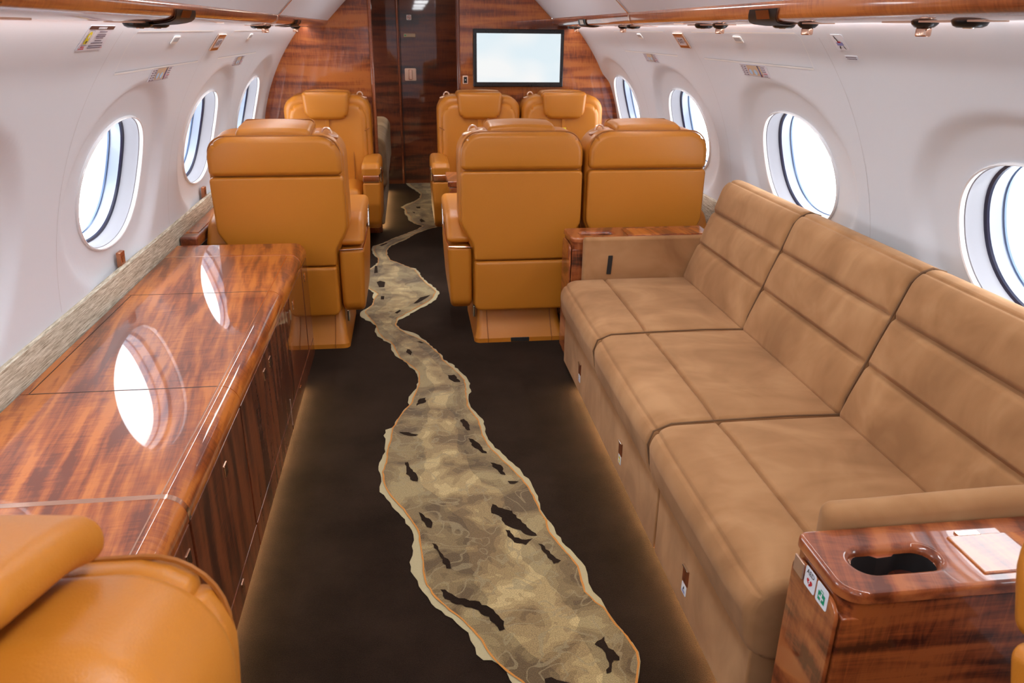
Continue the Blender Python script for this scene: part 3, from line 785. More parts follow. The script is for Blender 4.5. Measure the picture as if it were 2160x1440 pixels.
E_ = make_seat('tan leather seat facing the camera beside the aisle, below the left part of the screen', AW, 1, .0, slim=-1)
F = make_seat('tan leather seat facing the camera by the right wall, below the right screen edge', AW, 1, .0, arms=(-1,))
for o, x in ((B, -.812), (E_, .236), (F, .836)): o.location = (x, 5.515, 0); o.rotation_euler.z = pi
G = make_seat('tan leather seat back and headrest close to the camera, lower left corner', 'seats facing aft close to the camera', 1, 0, recline=radians(17.5), pillow=.032); G.location = (-.716, .185, 0); G.rotation_euler.z = pi
H = dup(G, (.699, .185, 0), pi, 'tan leather seat of which one rounded shoulder shows at the lower right edge')

for o in (A, B, C, D, E_, F): o.scale.x = 1.035
A.scale.x = 1.05; A.location.x = -.845

# ================================================================== long cabinet on the left
CY0, CY1 = .98, 3.44
cab = thing('credenza', 'long glossy figured wood cabinet along the left wall with rose gold inlays', 'cabinet', (-1.0, (CY0+CY1)/2, 0))
ox, oy = -1.0, (CY0+CY1)/2
def loc(bm):
    bmesh.ops.translate(bm, verts=bm.verts, vec=(-ox, -oy, 0)); return bm
bm = bmesh.new(); box(bm, -1.14, -.755, CY0+.01, CY1-.005, .034, .50, .002); box(bm, -1.12, -.80, CY0+.03, CY1-.03, .0, .034)
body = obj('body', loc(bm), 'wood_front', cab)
bm = bmesh.new()
prof = [(-1.283,.560)] + [(-.783+.048*sin(a), .512+.048*cos(a)) for a in [pi/2*k/8 for k in range(9)]] + [(-.735,.502),(-.750,.502),(-1.283,.502)]
segs = [CY0, 1.405, 1.425, 1.943, 1.946, 2.755, 2.758, 3.245, 3.257, CY1]
for i, (a, b) in enumerate(((CY0,1.407),(1.423,1.943),(1.946,2.755),(2.758,3.247),(3.257,CY1))): sweep_y(bm, prof, a, b)
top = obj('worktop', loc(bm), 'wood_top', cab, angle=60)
for a, b in ((1.407,1.423),(3.247,3.257)):
    bm = bmesh.new(); sweep_y(bm, [(x+.0006, z+.0006) if z > .505 else (x+.0006, z) for x, z in prof], a, b)
    obj('inlay_strip', loc(bm), 'copper', top, 'rose gold strip', angle=60)
bm = bmesh.new(); box(bm, -.7865, -.7835, CY0+.01, CY1-.22, .556, .5607); obj('edge_inlay', loc(bm), 'copper', top, 'thin bright line')
bm = bmesh.new()
box(bm, -1.262, -1.2595, 1.946, 2.756, .5585, .5606)
for y in (1.9445, 2.7565):
    box(bm, -1.26, -.79, y-.0018, y+.0018, .5585, .5604)
obj('lid_gap', loc(bm), 'brown_edge', top)
for a, b in ((CY0+.02,1.41),(1.422,1.94),(1.949,2.752),(2.761,3.243),(3.259,CY1-.01)):
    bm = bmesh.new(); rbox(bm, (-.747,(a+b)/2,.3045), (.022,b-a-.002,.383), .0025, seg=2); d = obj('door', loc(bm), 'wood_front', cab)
    for hy in {1.41: (1.37,), 1.94: (1.72,), 2.752: (2.29, 2.39), 3.243: (2.96,), CY1-.01: (3.33,)}[b]:
        bm = bmesh.new(); rbox(bm, (-.7365, hy, .435), (.006,.030,.034), .0018, seg=2); obj('handle', loc(bm), 'copper', d, 'rose gold latch')
for a, b, hy in ((CY0+.02,1.53,None),(1.535,1.955,1.72),(1.96,2.67,None),(2.676,CY1-.01,2.93)):
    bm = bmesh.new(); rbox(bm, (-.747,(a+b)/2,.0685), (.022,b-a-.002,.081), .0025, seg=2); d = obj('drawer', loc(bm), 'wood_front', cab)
    if hy:
        bm = bmesh.new(); rbox(bm, (-.7365, hy, .078), (.006,.026,.030), .0018, seg=2); obj('handle', loc(bm), 'copper', d, 'rose gold latch')
bm = bmesh.new(); rbox(bm, (-.7365, 2.673, .105), (.004,.006,.11), .001, seg=1); obj('edge_strip', loc(bm), 'copper_matte', cab, 'rose gold edge')
def led(x, y0, y1, label):
    bm = bmesh.new(); box(bm, x-.005, x+.005, y0, y1, .022, .027); tag(link('floor_light', bm, 'floorled'), label, 'light strip', 'warm floor light strips')
led(-.768, CY0+.1, 3.10, 'warm light strip glowing on the carpet along the foot of the wooden cabinet')

# drink ledge by the left seat
lg = thing('side_ledge', 'glossy wooden side ledge with a lid on the left wall beside the lone seat', 'ledge', (-1.23, 4.3, 0))
bm = bmesh.new(); rbox(bm, (-.017,0,.558), (.078,1.62,.052), .010, seg=3); lb = obj('ledge_box', bm, 'wood_arm', lg)
bm = bmesh.new(); rbox(bm, (-.019,.02,.5855), (.055,1.50,.005), .002, seg=1); obj('lid', bm, 'wood_top', lb)
bm = bmesh.new()
for y in (-.745,): rbox(bm, (-.018,y,.5845), (.062,.006,.004), .001, seg=1)
obj('lid_inlay', bm, 'copper', lb)

# ================================================================== sofa
SY = [1.165, 1.862, 2.557, 3.225]
sofa = thing('sofa', 'long camel suede three seat sofa along the right wall with quilted backs', 'sofa', (.80, 2.2, 0))
sx, sy = .80, 2.2
def sl(bm): bmesh.ops.translate(bm, verts=bm.verts, vec=(-sx, -sy, 0)); return bm
bm = bmesh.new()
for a, b in ((SY[0]+.005, 1.80), (1.806, SY[3]-.01)):
    rbox(bm, (.66,(a+b)/2,.15), (.49,b-a-.004,.235), .006, (1,6,1), seg=2)
base = obj('base', sl(bm), 'suede', sofa)
bm = bmesh.new(); rbox(bm, (.68,2.19,.018), (.42,2.03,.034), .004, seg=1); obj('plinth', sl(bm), 'brown_edge', sofa)
led(.448, SY[0]+.05, SY[3]-.25, 'warm light strip glowing on the carpet along the foot of the suede sofa')
for i in range(3):
    a, b = SY[i]+.002, SY[i+1]-.002; cy = (a+b)/2; hl = (b-a)/2
    def cush(q):
        x, y, z = q; e = 1-min(1, abs(y-cy)/hl)**10
        top = z > .38
        for zi, zo in ((.352, .4205), (.275, .2155)):
            dx, dz = (.460-x)/.066, (z-zi)/(zo-zi)
            if dx > 0 and dz > 0:
                k = max(dx, dz)/sqrt(dx*dx+dz*dz); x = .460-dx*k*.066; z = zi+dz*k*(zo-zi)
        if top:
            z += .012*e*(1-((x-.72)/.33)**2 if abs(x-.72) < .33 else 0)
            z -= .014*math.exp(-((x-.588)/.0055)**2)
        if x < .50:
            t = max(0, min(1, (.30-z)/.09)); x += .022*t          # undercut towards the base panel
            x -= .012*e*math.exp(-((z-.36)/.05)**2)*min(1, max(0, (.50-x)/.07))
        return (x, y, z)
    bm = bmesh.new(); rbox(bm, (.70,cy,.318), (.612,b-a,.205), .020, (8,8,3), 4, ex=((.588,.583,.593,.578,.598,.574,.602,.40,.41,.42,.43,.44,.45,.46),(),(.23,.24,.25,.26,.27,.35,.36,.37,.38,.39,.40,.41)), fn=cush)
    sc = obj('seat_cushion', sl(bm), 'suede', sofa, angle=75)
    bm = bmesh.new()
    ye = b-.001
    if i < 2:
        P = [(.415,ye,.245),(.396,ye,.30),(.386,ye,.36),(.400,ye,.402),(.45,ye,.4225),(.60,ye,.426),(.80,ye,.428),(.96,ye,.424)]
        tube(bm, [(x+.003, y_, z-.002) for x, y_, z in P], .0032, 6); obj('piping', sl(bm), 'suede_dk', sc)
    # quilted back cushion, built upright then leaned back
    th = radians(20)
    def back(q):
        x, y, z = q; e = 1-min(1, abs(y-cy)/hl)**9
        for xi, xo in ((.062, 0), (.088, .15)):
            dx, dz = (x-xi)/(xo-xi), (z-.415)/.065
            if dx > 0 and dz > 0:
                k = max(dx, dz)/sqrt(dx*dx+dz*dz); x = xi+dx*k*(xo-xi); z = .415+dz*k*.065
        if x < .05:
            for zq in (.165, .315): x += .020*math.exp(-((z-zq)/.0075)**2)*(0.25+.75*e)
            ph = z/.155 if z < .165 else (1+(z-.165)/.15 if z < .315 else 2+(z-.315)/.16)
            x -= .012*abs(sin(pi*min(3, max(0, ph))))*e + .004*e
        X, Z = x, z
        return (.952 + X*cos(th) + Z*sin(th), y, .425 - X*sin(th) + Z*cos(th))
    bm = bmesh.new()
    ex = ([.01,.02,.03,.04,.05,.06,.09,.10,.11,.12,.13,.14], [], [.42,.43,.44,.45,.46,.47,.165,.160,.170,.155,.175,.148,.182,.315,.310,.320,.305,.325,.298,.332])
    rbox(bm, (.075,cy,.235), (.15,b-a,.49), .020, (1,10,8), 5, ex=ex, fn=back)
    bc = obj('back_cushion', sl(bm), 'suede', sofa, angle=75)
    if i < 2:
        bm = bmesh.new()
        tube(bm, [(.950+x*cos(th)+z*sin(th), b+.002, .425-x*sin(th)+z*cos(th)) for x, z in ((.02,.0),(.006,.05),(.006,.2),(.006,.42),(.020,.455),(.045,.477),(.09,.480))], .0035, 6)
        obj('piping', sl(bm), 'suede_dk', bc)
# suede arm panels at the ends
bm = bmesh.new(); rbox(bm, (.79,3.243,.49), (.60,.034,.235), .014, (6,1,3), 4); fa = obj('arm_panel', sl(bm), 'suede', sofa)
bm = bmesh.new(); rbox(bm, (.61,3.224,.485), (.020,.006,.085), .002, seg=1, fn=lambda q: (q.x+.06*(q.z-.48), q.y, q.z)); obj('seat_belt_tab', sl(bm), 'black_soft', sofa, 'dark seat belt tab')
bm = bmesh.new(); rbox(bm, (.86,1.132,.545), (.74,.052,.19), .025, (8,1,2), 5, fn=lambda q: (q.x, q.y, q.z+.012*(q.z>.6)*sin(q.x*9)*.3)); obj('arm_panel', sl(bm), 'suede', sofa)
# pull tabs and little labels on the front panel
for (y, kind) in ((2.865,'b'), (2.203,'y'), (1.545,'b')):
    bm = bmesh.new(); rbox(bm, (.4145,y,.146), (.006,.036,.048), .0015, seg=1); hp = obj('pull_slot', sl(bm), 'wood_front', sofa)
    bm = bmesh.new(); rbox(bm, (.412,y,.171), (.008,.034,.004), .001, seg=1); obj('slot_lip', sl(bm), 'chrome', hp)
    bm = bmesh.new(); slab(bm, rpoly([(-.016,-.016),(.016,-.016),(.016,.016),(-.016,.016)], .004, 3), 0, .0015, .0004, lambda a, b_, c: (.4150-c, y+.004-a, .101+b_), 1, rings=1)
    lab = obj('instruction_label', sl(bm), 'label', sofa, 'small white label')
    bm = bmesh.new(); f = lambda a, b_: (.4128, y+.004-a, .101+b_)
    if kind == 'y':
        for q in ([(-.008,.002),(.008,.002),(.008,.011),(-.008,.011)], [(-.006,-.011),(.006,-.011),(.006,-.002),(-.006,-.002)]): bm.faces.new([bm.verts.new(f(*p)) for p in q])
        obj('label_print', sl(bm), 'yellow', lab)
    else:
        for q in ([(-.004,-.001),(.002,-.001),(.004,.006),(.001,.011),(-.001,.005)],): bm.faces.new([bm.verts.new(f(*p)) for p in q])
        obj('label_print', sl(bm), 'ink_black', lab)
        bm = bmesh.new(); f = lambda a, b_: (.4128, y+.004-a, .101+b_)
        for b0 in (-.010, -.006): bm.faces.new([bm.verts.new(f(*p)) for p in [(-.010,b0),(.010,b0),(.010,b0+.002),(-.010,b0+.002)]])
        obj('label_print', sl(bm), 'blue', lab)

# ================================================================== wooden arm cabinets
def arm_cabinet(label, y0, y1, x0, x1, ztop, near):
    t = thing('arm_cabinet', label, 'cabinet', (x0, (y0+y1)/2, 0)); cy = (y0+y1)/2; W_ = (y1-y0)/2
    bm = bmesh.new(); rbox(bm, ((x1-x0)/2,0,(ztop-.055)/2), (x1-x0-.014, y1-y0-.014, ztop-.055), .004, seg=4); body = obj('body', bm, 'wood_side', t)
    # top with a racetrack opening
    bm = bmesh.new(); zt = ztop
    outer = rpoly([(0,-W_),(x1-x0,-W_),(x1-x0,W_),(0,W_)], [.045,.01,.01,.02], 8)
    hx, hy = .135, -.006 if near else -.01
    hole = rpoly([(hx-.088,hy-.041),(hx+.088,hy-.041),(hx+.088,hy+.041),(hx-.088,hy+.041)], .0405, 8)
    def ringv(P, z, ins=0):
        c = Vector((sum(p[0] for p in P)/len(P), sum(p[1] for p in P)/len(P)))
        n = len(P); out = []
        for i in range(n):
            d = Vector(P[(i+1) % n])-Vector(P[i-1]); nn = Vector((-d.y, d.x)).normalized(); q = Vector(P[i])+nn*ins; out.append(bm.verts.new((q.x, q.y, z)))
        return out
    O = [ringv(outer, zt-.075, .007), ringv(outer, zt-.024, .005), ringv(outer, zt-.022, .001), ringv(outer, zt-.020), ringv(outer, zt-.008), ringv(outer, zt-.004, .0008), ringv(outer, zt-.001, .003), ringv(outer, zt, .006), ringv(outer, zt, .010)]
    Hh = [ringv(hole, zt, -.004), ringv(hole, zt), ringv(hole, zt-.0015, .003), ringv(hole, zt-.005, .0075), ringv(hole, zt-.010, .010), ringv(hole, zt-.016, .0105)]
    for LL in (O, Hh):
        for a in range(len(LL)-1):
            n = len(LL[a])
            for i in range(n): bm.faces.new((LL[a][i], LL[a][(i+1) % n], LL[a+1][(i+1) % n], LL[a+1][i])).material_index = 1 if (LL is O and a == 0) else 0
    tri = tessellate_polygon([[v.co.copy() for v in O[-1]], [v.co.copy() for v in Hh[0]]]); allv = O[-1]+Hh[0]
    for q in tri:
        try: bm.faces.new([allv[i] for i in q])
        except ValueError: pass
    tp = obj('top', bm, ['wood_arm', 'wood_side'], t, angle=35)
    # metal plate and two-lobed black cup well
    lob = []
    for k in range(40):
        th = 2*pi*k/40; lob.append((th))
    pe = []
    def lobes(r1=.034, r2=.037, d=.040, n=14):
        out = []
        for k in range(n+1): a = -pi*.76+2*pi*.76*k/n; out.append((hx+d+r2*cos(a), hy-.001+r2*sin(a)))
        for k in range(n+1): a = pi-pi*.76+2*pi*.76*k/n; out.append((hx-d+r1*cos(a), hy-.001+r1*sin(a)))
        return out
    pn = lobes()
    bm = bmesh.new(); zz = zt-.0155
    hv = [bm.verts.new((x, y, zz)) for x, y in rpoly([(hx-.078,hy-.031),(hx+.078,hy-.031),(hx+.078,hy+.031),(hx-.078,hy+.031)], .0305, 8)] if False else [bm.verts.new((x, y, zz)) for x, y in hole]
    pv = [bm.verts.new((x, y, zz)) for x, y in pn]; allv = hv+pv
    for q in tessellate_polygon([[v.co.copy() for v in hv], [v.co.copy() for v in pv]]):
        try: bm.faces.new([allv[i] for i in q])
        except ValueError: pass
    cp = obj('cup_plate', bm, 'copper', tp, 'rose gold plate')
    bm = bmesh.new(); n = len(pn); A_ = [bm.verts.new((x, y, zz)) for x, y in pn]; c0 = (hx, hy)
    B_ = [bm.verts.new((c0[0]+(x-c0[0])*.96, c0[1]+(y-c0[1])*.95, zz-.042)) for x, y in pn]
    for i in range(n): bm.faces.new((A_[i], A_[(i+1) % n], B_[(i+1) % n], B_[i]))
    for q in tessellate_polygon([[v.co.copy() for v in B_]]):
        try: bm.faces.new([B_[i] for i in q])
        except ValueError: pass
    obj('cup_holder', bm, 'black_soft', tp, 'black two-lobed cup well')
    bm = bmesh.new(); rbox(bm, ((.265+x1-x0-.03)/2, -.012, zt+.0005), (x1-x0-.03-.265, (y1-y0)-.075, .006), .0022, seg=2); obj('lid', bm, 'wood_top', tp)
    bm = bmesh.new(); rbox(bm, (.275+.035, (y1-y0)/2-.045, zt+.0015), (.045,.016,.005), .0018, seg=2); obj('lid_tab', bm, 'copper', tp, 'rose gold tab')
    # aisle door
    bm = bmesh.new()
    dr = rpoly([(-W_+.012,.03),(W_-.012,.03),(W_-.012,ztop-.035),(-W_+.012,ztop-.035)], [.006,.006,.03,.03], 6)
    slab(bm, dr, 0, .008, .0025, lambda a, b_, c: (.0045-c, a, b_), 2, rings=1); dd = obj('door', bm, 'wood_arm', t)
    return t, dd
nc, ndoor = arm_cabinet('glossy wooden cabinet with cup well at the near end of the sofa', .925, 1.102, .425, 1.16, .602, True)
fc, fdoor = arm_cabinet('glossy wooden cabinet at the far end of the sofa, behind the dark belt tab', 3.264, 3.455, .440, 1.10, .600, False)
def flat_on_door(cy): return lambda a, b_, c=0: (-.0036-c, cy-a, b_)
Y0n = (.925+1.102)/2
bm = bmesh.new(); f = flat_on_door(1.062-Y0n); slab(bm, rpoly([(-.0165,.539),(.0165,.539),(.0165,.572),(-.0165,.572)], .001, 1), 0, .004, .0012, f, 2, rings=1); l_ = obj('door_latch', bm, 'copper_matte', ndoor, 'square rose gold latch')
ry = 3.3-(3.264+3.455)/2
bm = bmesh.new(); f = flat_on_door(ry); slab(bm, rpoly([(-.010,.50),(.010,.50),(.010,.556),(-.010,.556)], .002, 2), 0, .004, .0012, f, 2, rings=1); obj('door_latch', bm, 'copper', fdoor, 'rose gold latch')
# AED and first aid labels
def sticker(name, yc, label, prints):
    Yc = yc; 
    def f(a, b_, c=0): return (.4213-c, Yc-a, .5555+b_)
    bm = bmesh.new(); slab(bm, rpoly([(-.0185,-.0205),(.0185,-.0205),(.0185,.0205),(-.0185,.0205)], .005, 4), 0, .0008, .0002, f, 1, rings=1)
    o = link(name, bm, 'label'); tag(o, label, 'label')
    for nm, mat, fn in prints:
        bm = bmesh.new(); fn(bm, lambda a, b_: f(a, b_, .0012)); obj(nm, bm, mat, o, smooth=False)
    return o
def P_(bm, f, pts, z=0):
    V = [bm.verts.new(f(*p)) for p in pts]
    for t in tessellate_polygon([[Vector((p[0], p[1], 0)) for p in pts]]):
        try: bm.faces.new([V[i] for i in t])
        except ValueError: pass
heart = [(.0095*sin(t)**3*1.0, -.006+.0078*(13*cos(t)-5*cos(2*t)-2*cos(3*t)-cos(4*t))/15) for t in [2*pi*k/28 for k in range(28)]]
sticker('aed_label', 1.0235, 'white label reading AED with a red heart on the near arm cabinet', [
    ('lettering', 'ink_black', lambda bm, f: text_bm(bm, 'AED', .0135, lambda a, b_: f(a, b_+.0115), bold=.0002)),
    ('heart', 'red', lambda bm, f: P_(bm, f, heart)),
    ('lightning', 'label', lambda bm, f: P_(bm, lambda a, b_: tuple(Vector(f(a, b_))+Vector((-.0004,0,0))), [(.001,.000),(-.0035,-.006),(-.0008,-.0058),(-.0022,-.0115),(.0032,-.0042),(.0004,-.0046),(.0036,.000)]))])
def fa(bm, f):
    P_(bm, f, [(-.011,-.013),(.011,-.013),(.011,.005),(-.011,.005)])
    for q in ([(-.005,.005),(-.0035,.005),(-.0035,.009),(-.005,.009)], [(.0035,.005),(.005,.005),(.005,.009),(.0035,.009)], [(-.005,.0085),(.005,.0085),(.005,.010),(-.005,.010)]): P_(bm, f, q)
def cross(bm, f):
    g = lambda a, b_: tuple(Vector(f(a, b_))+Vector((-.0004,0,0)))
    P_(bm, g, [(-.002,-.0115),(.002,-.0115),(.002,.0035),(-.002,.0035)]); P_(bm, lambda a, b_: tuple(Vector(g(a, b_))+Vector((-.0001,0,0))), [(-.0075,-.006),(.0075,-.006),(.0075,-.002),(-.0075,-.002)])
sticker('first_aid_label', .982, 'white label with a green first aid case on the near arm cabinet', [('first_aid_case', 'green', fa), ('cross', 'label', cross)])

# ================================================================== conference table between the double seats
tb = thing('folding_table', 'dark wooden folding table with bright hinges between the facing double seats', 'table', (.45, 4.80, 0))
bm = bmesh.new(); rbox(bm, (.03,-.03,.597), (1.04,.34,.032), .003, seg=2); tt = obj('table_leaf', bm, 'wood_arm', tb)
bm = bmesh.new(); rbox(bm, (.03,-.03,.560), (1.02,.32,.032), .003, seg=2); obj('table_leaf', bm, 'wood_edge', tb)
for x, y in ((-.34,.06),(-.31,.06),(-.32,-.05)): bm = bmesh.new(); lathe(bm, [(.008,.612),(.008,.622),(.004,.625)], lambda a, b_, h, x=x, y=y: (x+a, y+b_, h), 10); obj('hinge_pin', bm, 'chrome', tb)
for z in (.60,.563): bm = bmesh.new(); lathe(bm, [(.006,-.205),(.006,-.198)], lambda a, b_, h, z=z: (-.475+a, h, z+b_), 10); obj('hinge_pin', bm, 'chrome', tb)
bm = bmesh.new(); rbox(bm, (-.30,-.04,.515), (.20,.14,.06), .02, seg=3); obj('table_hinge', bm, 'black', tb); bm = bmesh.new(); rbox(bm, (.35,-.04,.40), (.14,.10,.30), .02, seg=3); rbox(bm, (.35,-.04,.13), (.12,.09,.26), .02, seg=3); obj('table_mount', bm, 'black', tb)

# ================================================================== divan beyond the left bulkhead
dv = thing('suede_divan', 'taupe suede seat glimpsed through the passage beyond the left bulkhead', 'sofa', (-.70, 6.75, 0))
bm = bmesh.new(); rbox(bm, (.0,0,.175), (.46,1.60,.27), .02, (1,8,1), 3); obj('base', bm, 'suede_grey', dv)
bm = bmesh.new(); rbox(bm, (.005,0,.50), (.52,1.60,.40), .075, (2,10,3), 6); obj('cushion', bm, 'suede_grey', dv)
led(-.50, 6.0, 7.5, 'warm light strip glowing on the carpet along the foot of the taupe divan')

# ================================================================== screen and fittings on the bulkheads
tv = thing('wall_screen', 'black framed screen lit white on the right bulkhead above the double seats', 'screen', (.543, YB, 1.265))
bm = bmesh.new(); rbox(bm, (0,-.020,0), (.654,.040,.390), .006, seg=3); bz = obj('bezel', bm, 'black', tv)
bm = bmesh.new(); v = [bm.verts.new((x, -.0405, z)) for x, z in ((-.302,-.162),(.302,-.162),(.302,.166),(-.302,.166))]; bm.faces.new(v); sc_ = obj('screen', bm, 'screen', tv, smooth=False)
sw = thing('wall_switch', 'small rose gold framed switch left of the screen', 'switch', (.160, YB, 1.116))
bm = bmesh.new(); slab(bm, rpoly([(-.019,-.029),(.019,-.029),(.019,.029),(-.019,.029)], .006, 3), 0, .008, .002, lambda a, b_, c: (a, -c, b_), 2, rings=1); obj('frame', bm, 'copper_matte', sw)
bm = bmesh.new(); rbox(bm, (0,-.009,0), (.024,.004,.042), .0015, seg=1); obj('rocker', bm, 'black', sw)
bm = bmesh.new(); lathe(bm, [(.004,0),(.004,.001)], lambda a, b_, h: (a, -.0113-h, b_), 10); obj('indicator', bm, 'label', sw)
FY = 7.9
ns = thing('no_smoking_sign', 'small white no smoking sign high on the far passage wall', 'sign', (-.222, FY, 1.555))
bm = bmesh.new(); slab(bm, rpoly([(-.023,-.023),(.023,-.023),(.023,.023),(-.023,.023)], .005, 3), 0, .002, .0006, lambda a, b_, c: (a, -c, b_), 1, rings=1); obj('plate', bm, 'label', ns)
bm = bmesh.new(); tube(bm, [(.015*cos(2*pi*k/20), -.003, .015*sin(2*pi*k/20)) for k in range(20)], .0018, 5, True); tube(bm, [(-.010,-.003,.010),(.010,-.003,-.010)], .0016, 5); obj('prohibition_ring', bm, 'red', ns)
bm = bmesh.new(); box(bm, -.010, .008, -.0032, -.002, -.002, .002); obj('cigarette', bm, 'ink_black', ns)
rl = thing('indicator_panel', 'long cream indicator bar with a green lamp on the far passage wall', 'panel', (-.222, FY, 1.398))
bm = bmesh.new(); rbox(bm, (0,-.008,0), (.115,.016,.034), .007, seg=3); obj('bar', bm, plain('cream_plastic', (.55,.45,.33,1), .4), rl)
bm = bmesh.new(); rbox(bm, (-.040,-.017,0), (.014,.004,.012), .001, seg=1); obj('green_lamp', bm, 'green', rl)
hp = thing('door_pull', 'square rose gold door pull plate on the far passage wall', 'handle', (-.226, FY, 1.047))
bm = bmesh.new(); slab(bm, rpoly([(-.055,-.057),(.055,-.057),(.055,.057),(-.055,.057)], .010, 4), 0, .010, .003, lambda a, b_, c: (a, -c, b_), 2, rings=1); obj('plate', bm, 'copper_matte', hp)
bm = bmesh.new(); rbox(bm, (0,-.013,0), (.034,.012,.092), .004, seg=2); obj('pull', bm, 'copper', hp)

# ================================================================== fittings on the curved walls
def wplate(bm, side, y, z, hw, hh, th, rad, mi=0, er=None):
    f = wall_map(side, y, z); slab(bm, rpoly([(-hw,-hh),(hw,-hh),(hw,hh),(-hw,hh)], rad, 4), .0004, th, er if er else th*.3, f, 2, rings=1, mi=mi)
def wq(bm, f, pts, c, mi=0):
    V = [bm.verts.new(f(p[0], p[1], c)) for p in pts]
    for t in tessellate_polygon([[Vector((p[0], p[1], 0)) for p in pts]]):
        try: bm.faces.new([V[i] for i in t]).material_index = mi
        except ValueError: pass
def rect(x0, y0, x1, y1): return [(x0,y0),(x1,y0),(x1,y1),(x0,y1)]
def bars(bm, f, c, x0, x1, y, h, n, mi=0, seed=0):
    r = random.Random(seed); x = x0; w = (x1-x0)/n
    for i in range(n):
        a = x0+i*w; wq(bm, f, rect(a, y-h/2, a+w*r.uniform(.6,.85), y+h/2), c, mi)
# exit signs
for side, y, z, lab in ((-1, 3.533, 1.396, 'rose gold framed EXIT sign high on the left wall'), (1, 3.672, 1.418, 'rose gold framed EXIT sign high on the right wall')):
    bm = bmesh.new(); wplate(bm, side, y, z, .066, .040, .007, .002); o = link('exit_sign', bm, 'copper_matte'); tag(o, lab, 'sign', 'exit signs')
    f = wall_map(side, y, z)
    bm = bmesh.new(); wq(bm, f, rect(-.050,-.024,.050,.020), .0078); obj('sign_face', bm, 'placard', o, smooth=False)
    bm = bmesh.new(); wq(bm, f, rect(-.060,-.037,.060,-.028), .0077); wq(bm, f, rect(-.060,.031,.060,.036), .0077); obj('sign_band', bm, plain('burnished_copper', (.42,.14,.04,1), .3, .6), o, smooth=False)
    bm = bmesh.new(); text_bm(bm, 'EXIT', .034, lambda a, b_: f(a, b_-.002, .0084), bold=.0004, sx=.9)
    wq(bm, f, [(-.047,-.002),(-.039,.004),(-.039,-.008)], .0084); wq(bm, f, [(.047,-.002),(.039,.004),(.039,-.008)], .0084); obj('lettering', bm, 'ink', o, 'EXIT between two arrows', smooth=False)
# passenger instruction placards
def mask_placard(side, y, z, lab, k):
    bm = bmesh.new(); wplate(bm, side, y, z, .122, .026, .0012, .004); o = link('instruction_placard', bm, 'placard'); tag(o, lab, 'placard', 'mask instruction placards')
    f = wall_map(side, y, z)
    bm = bmesh.new(); wq(bm, f, rect(-.060,-.021,.042,.022), .0022); wq(bm, f, rect(.052,-.018,.066,.022), .0022); obj('picture_ground', bm, 'beige', o, smooth=False)
    bm = bmesh.new()
    for cx in (-.036, .008): wq(bm, f, [(cx+.014*cos(2*pi*j/16), -.006+.012*sin(2*pi*j/16)) for j in range(16)], .0032)
    obj('picture_mask', bm, 'pale_blue', o, smooth=False)
    bm = bmesh.new(); wq(bm, f, [(.043,-.014),(.050,-.014),(.052,.012),(.045,.012)], .0036); obj('picture_bottle', bm, 'blue', o, smooth=False)
    bm = bmesh.new(); wq(bm, f, rect(.042,.012,.050,.024), .0036); wq(bm, f, rect(.043,-.025,.053,-.014), .0036)
    for j in range(5):
        bars(bm, f, .0026, -.113, -.094, .016-.009*j, .0042, 2, seed=k*9+j); bars(bm, f, .0026, -.086, -.066, .016-.009*j, .0042, 2, seed=k*7+j)
    for j in range(3): bars(bm, f, .0026, .072, .104, .017-.009*j, .0036, 3, seed=k+j)
    for j in range(2): bars(bm, f, .0026, .074, .108, -.014-.006*j, .0022, 4, seed=k+j)
    obj('print', bm, 'ink', o, smooth=False)
    bm = bmesh.new(); wq(bm, f, rect(.074,-.0105,.108,-.0075), .0028); wq(bm, f, [(-.052,.008),(-.049,.010),(-.051,-.006),(-.054,-.006)], .0034); wq(bm, f, rect(.058,-.022,.064,-.014), .0036); obj('red_print', bm, 'pink', o, smooth=False)
    bm = bmesh.new()
    for q in (rect(-.118,.0235,.118,.0245), rect(-.118,-.0245,.118,-.0235)): wq(bm, f, q, .0026)
    obj('border', bm, 'ink', o, smooth=False)
mask_placard(-1, 2.925, 1.302, 'narrow mask instruction placard above the near left window', 1)
mask_placard(-1, 4.27, 1.297, 'narrow mask instruction placard above the farther left window', 2)
mask_placard(1, 3.01, 1.316, 'narrow mask instruction placard above the right window beyond the sofa', 3)
mask_placard(1, 4.375, 1.320, 'narrow mask instruction placard above the farther right window', 4)
# life vest placard, left
side, y, z = -1, 2.135, 1.4235
bm = bmesh.new(); wplate(bm, side, y, z, .082, .037, .0012, .004); o = tag(link('life_vest_placard', bm, 'placard'), 'white life vest placard with a brown header high on the left wall', 'placard')
f = wall_map(side, y, z)
bm = bmesh.new(); wq(bm, f, rect(-.081,.0265,.081,.0365), .0022); obj('header', bm, 'ink_brown', o, smooth=False)
bm = bmesh.new(); bars(bm, f, .003, -.028, .028, .0315, .006, 8, seed=5); obj('header_lettering', bm, 'label', o, smooth=False)
bm = bmesh.new(); wq(bm, f, [(-.066,-.016),(-.044,-.016),(-.044,.012)]+[(-.055+.011*cos(a), .010+.010*sin(a)) for a in [pi*j/8 for j in range(1, 8)]]+[(-.066,.012)], .0026); obj('vest_picture', bm, 'yellow', o, smooth=False)
bm = bmesh.new(); wq(bm, f, [(-.055+.004*cos(2*pi*j/10), .006+.007*sin(2*pi*j/10)) for j in range(10)], .0032)
obj('vest_collar', bm, 'label', o, smooth=False)
bm = bmesh.new()
for j, (w, yy) in enumerate(((.052,.020),(.060,.011),(.062,.006),(.050,.001),(.045,-.007),(.078,-.014),(.092,-.0225),(.088,-.028))): bars(bm, f, .0026, .022-w/2, .022+w/2, yy, .0032, max(3, int(w/.008)), seed=j)
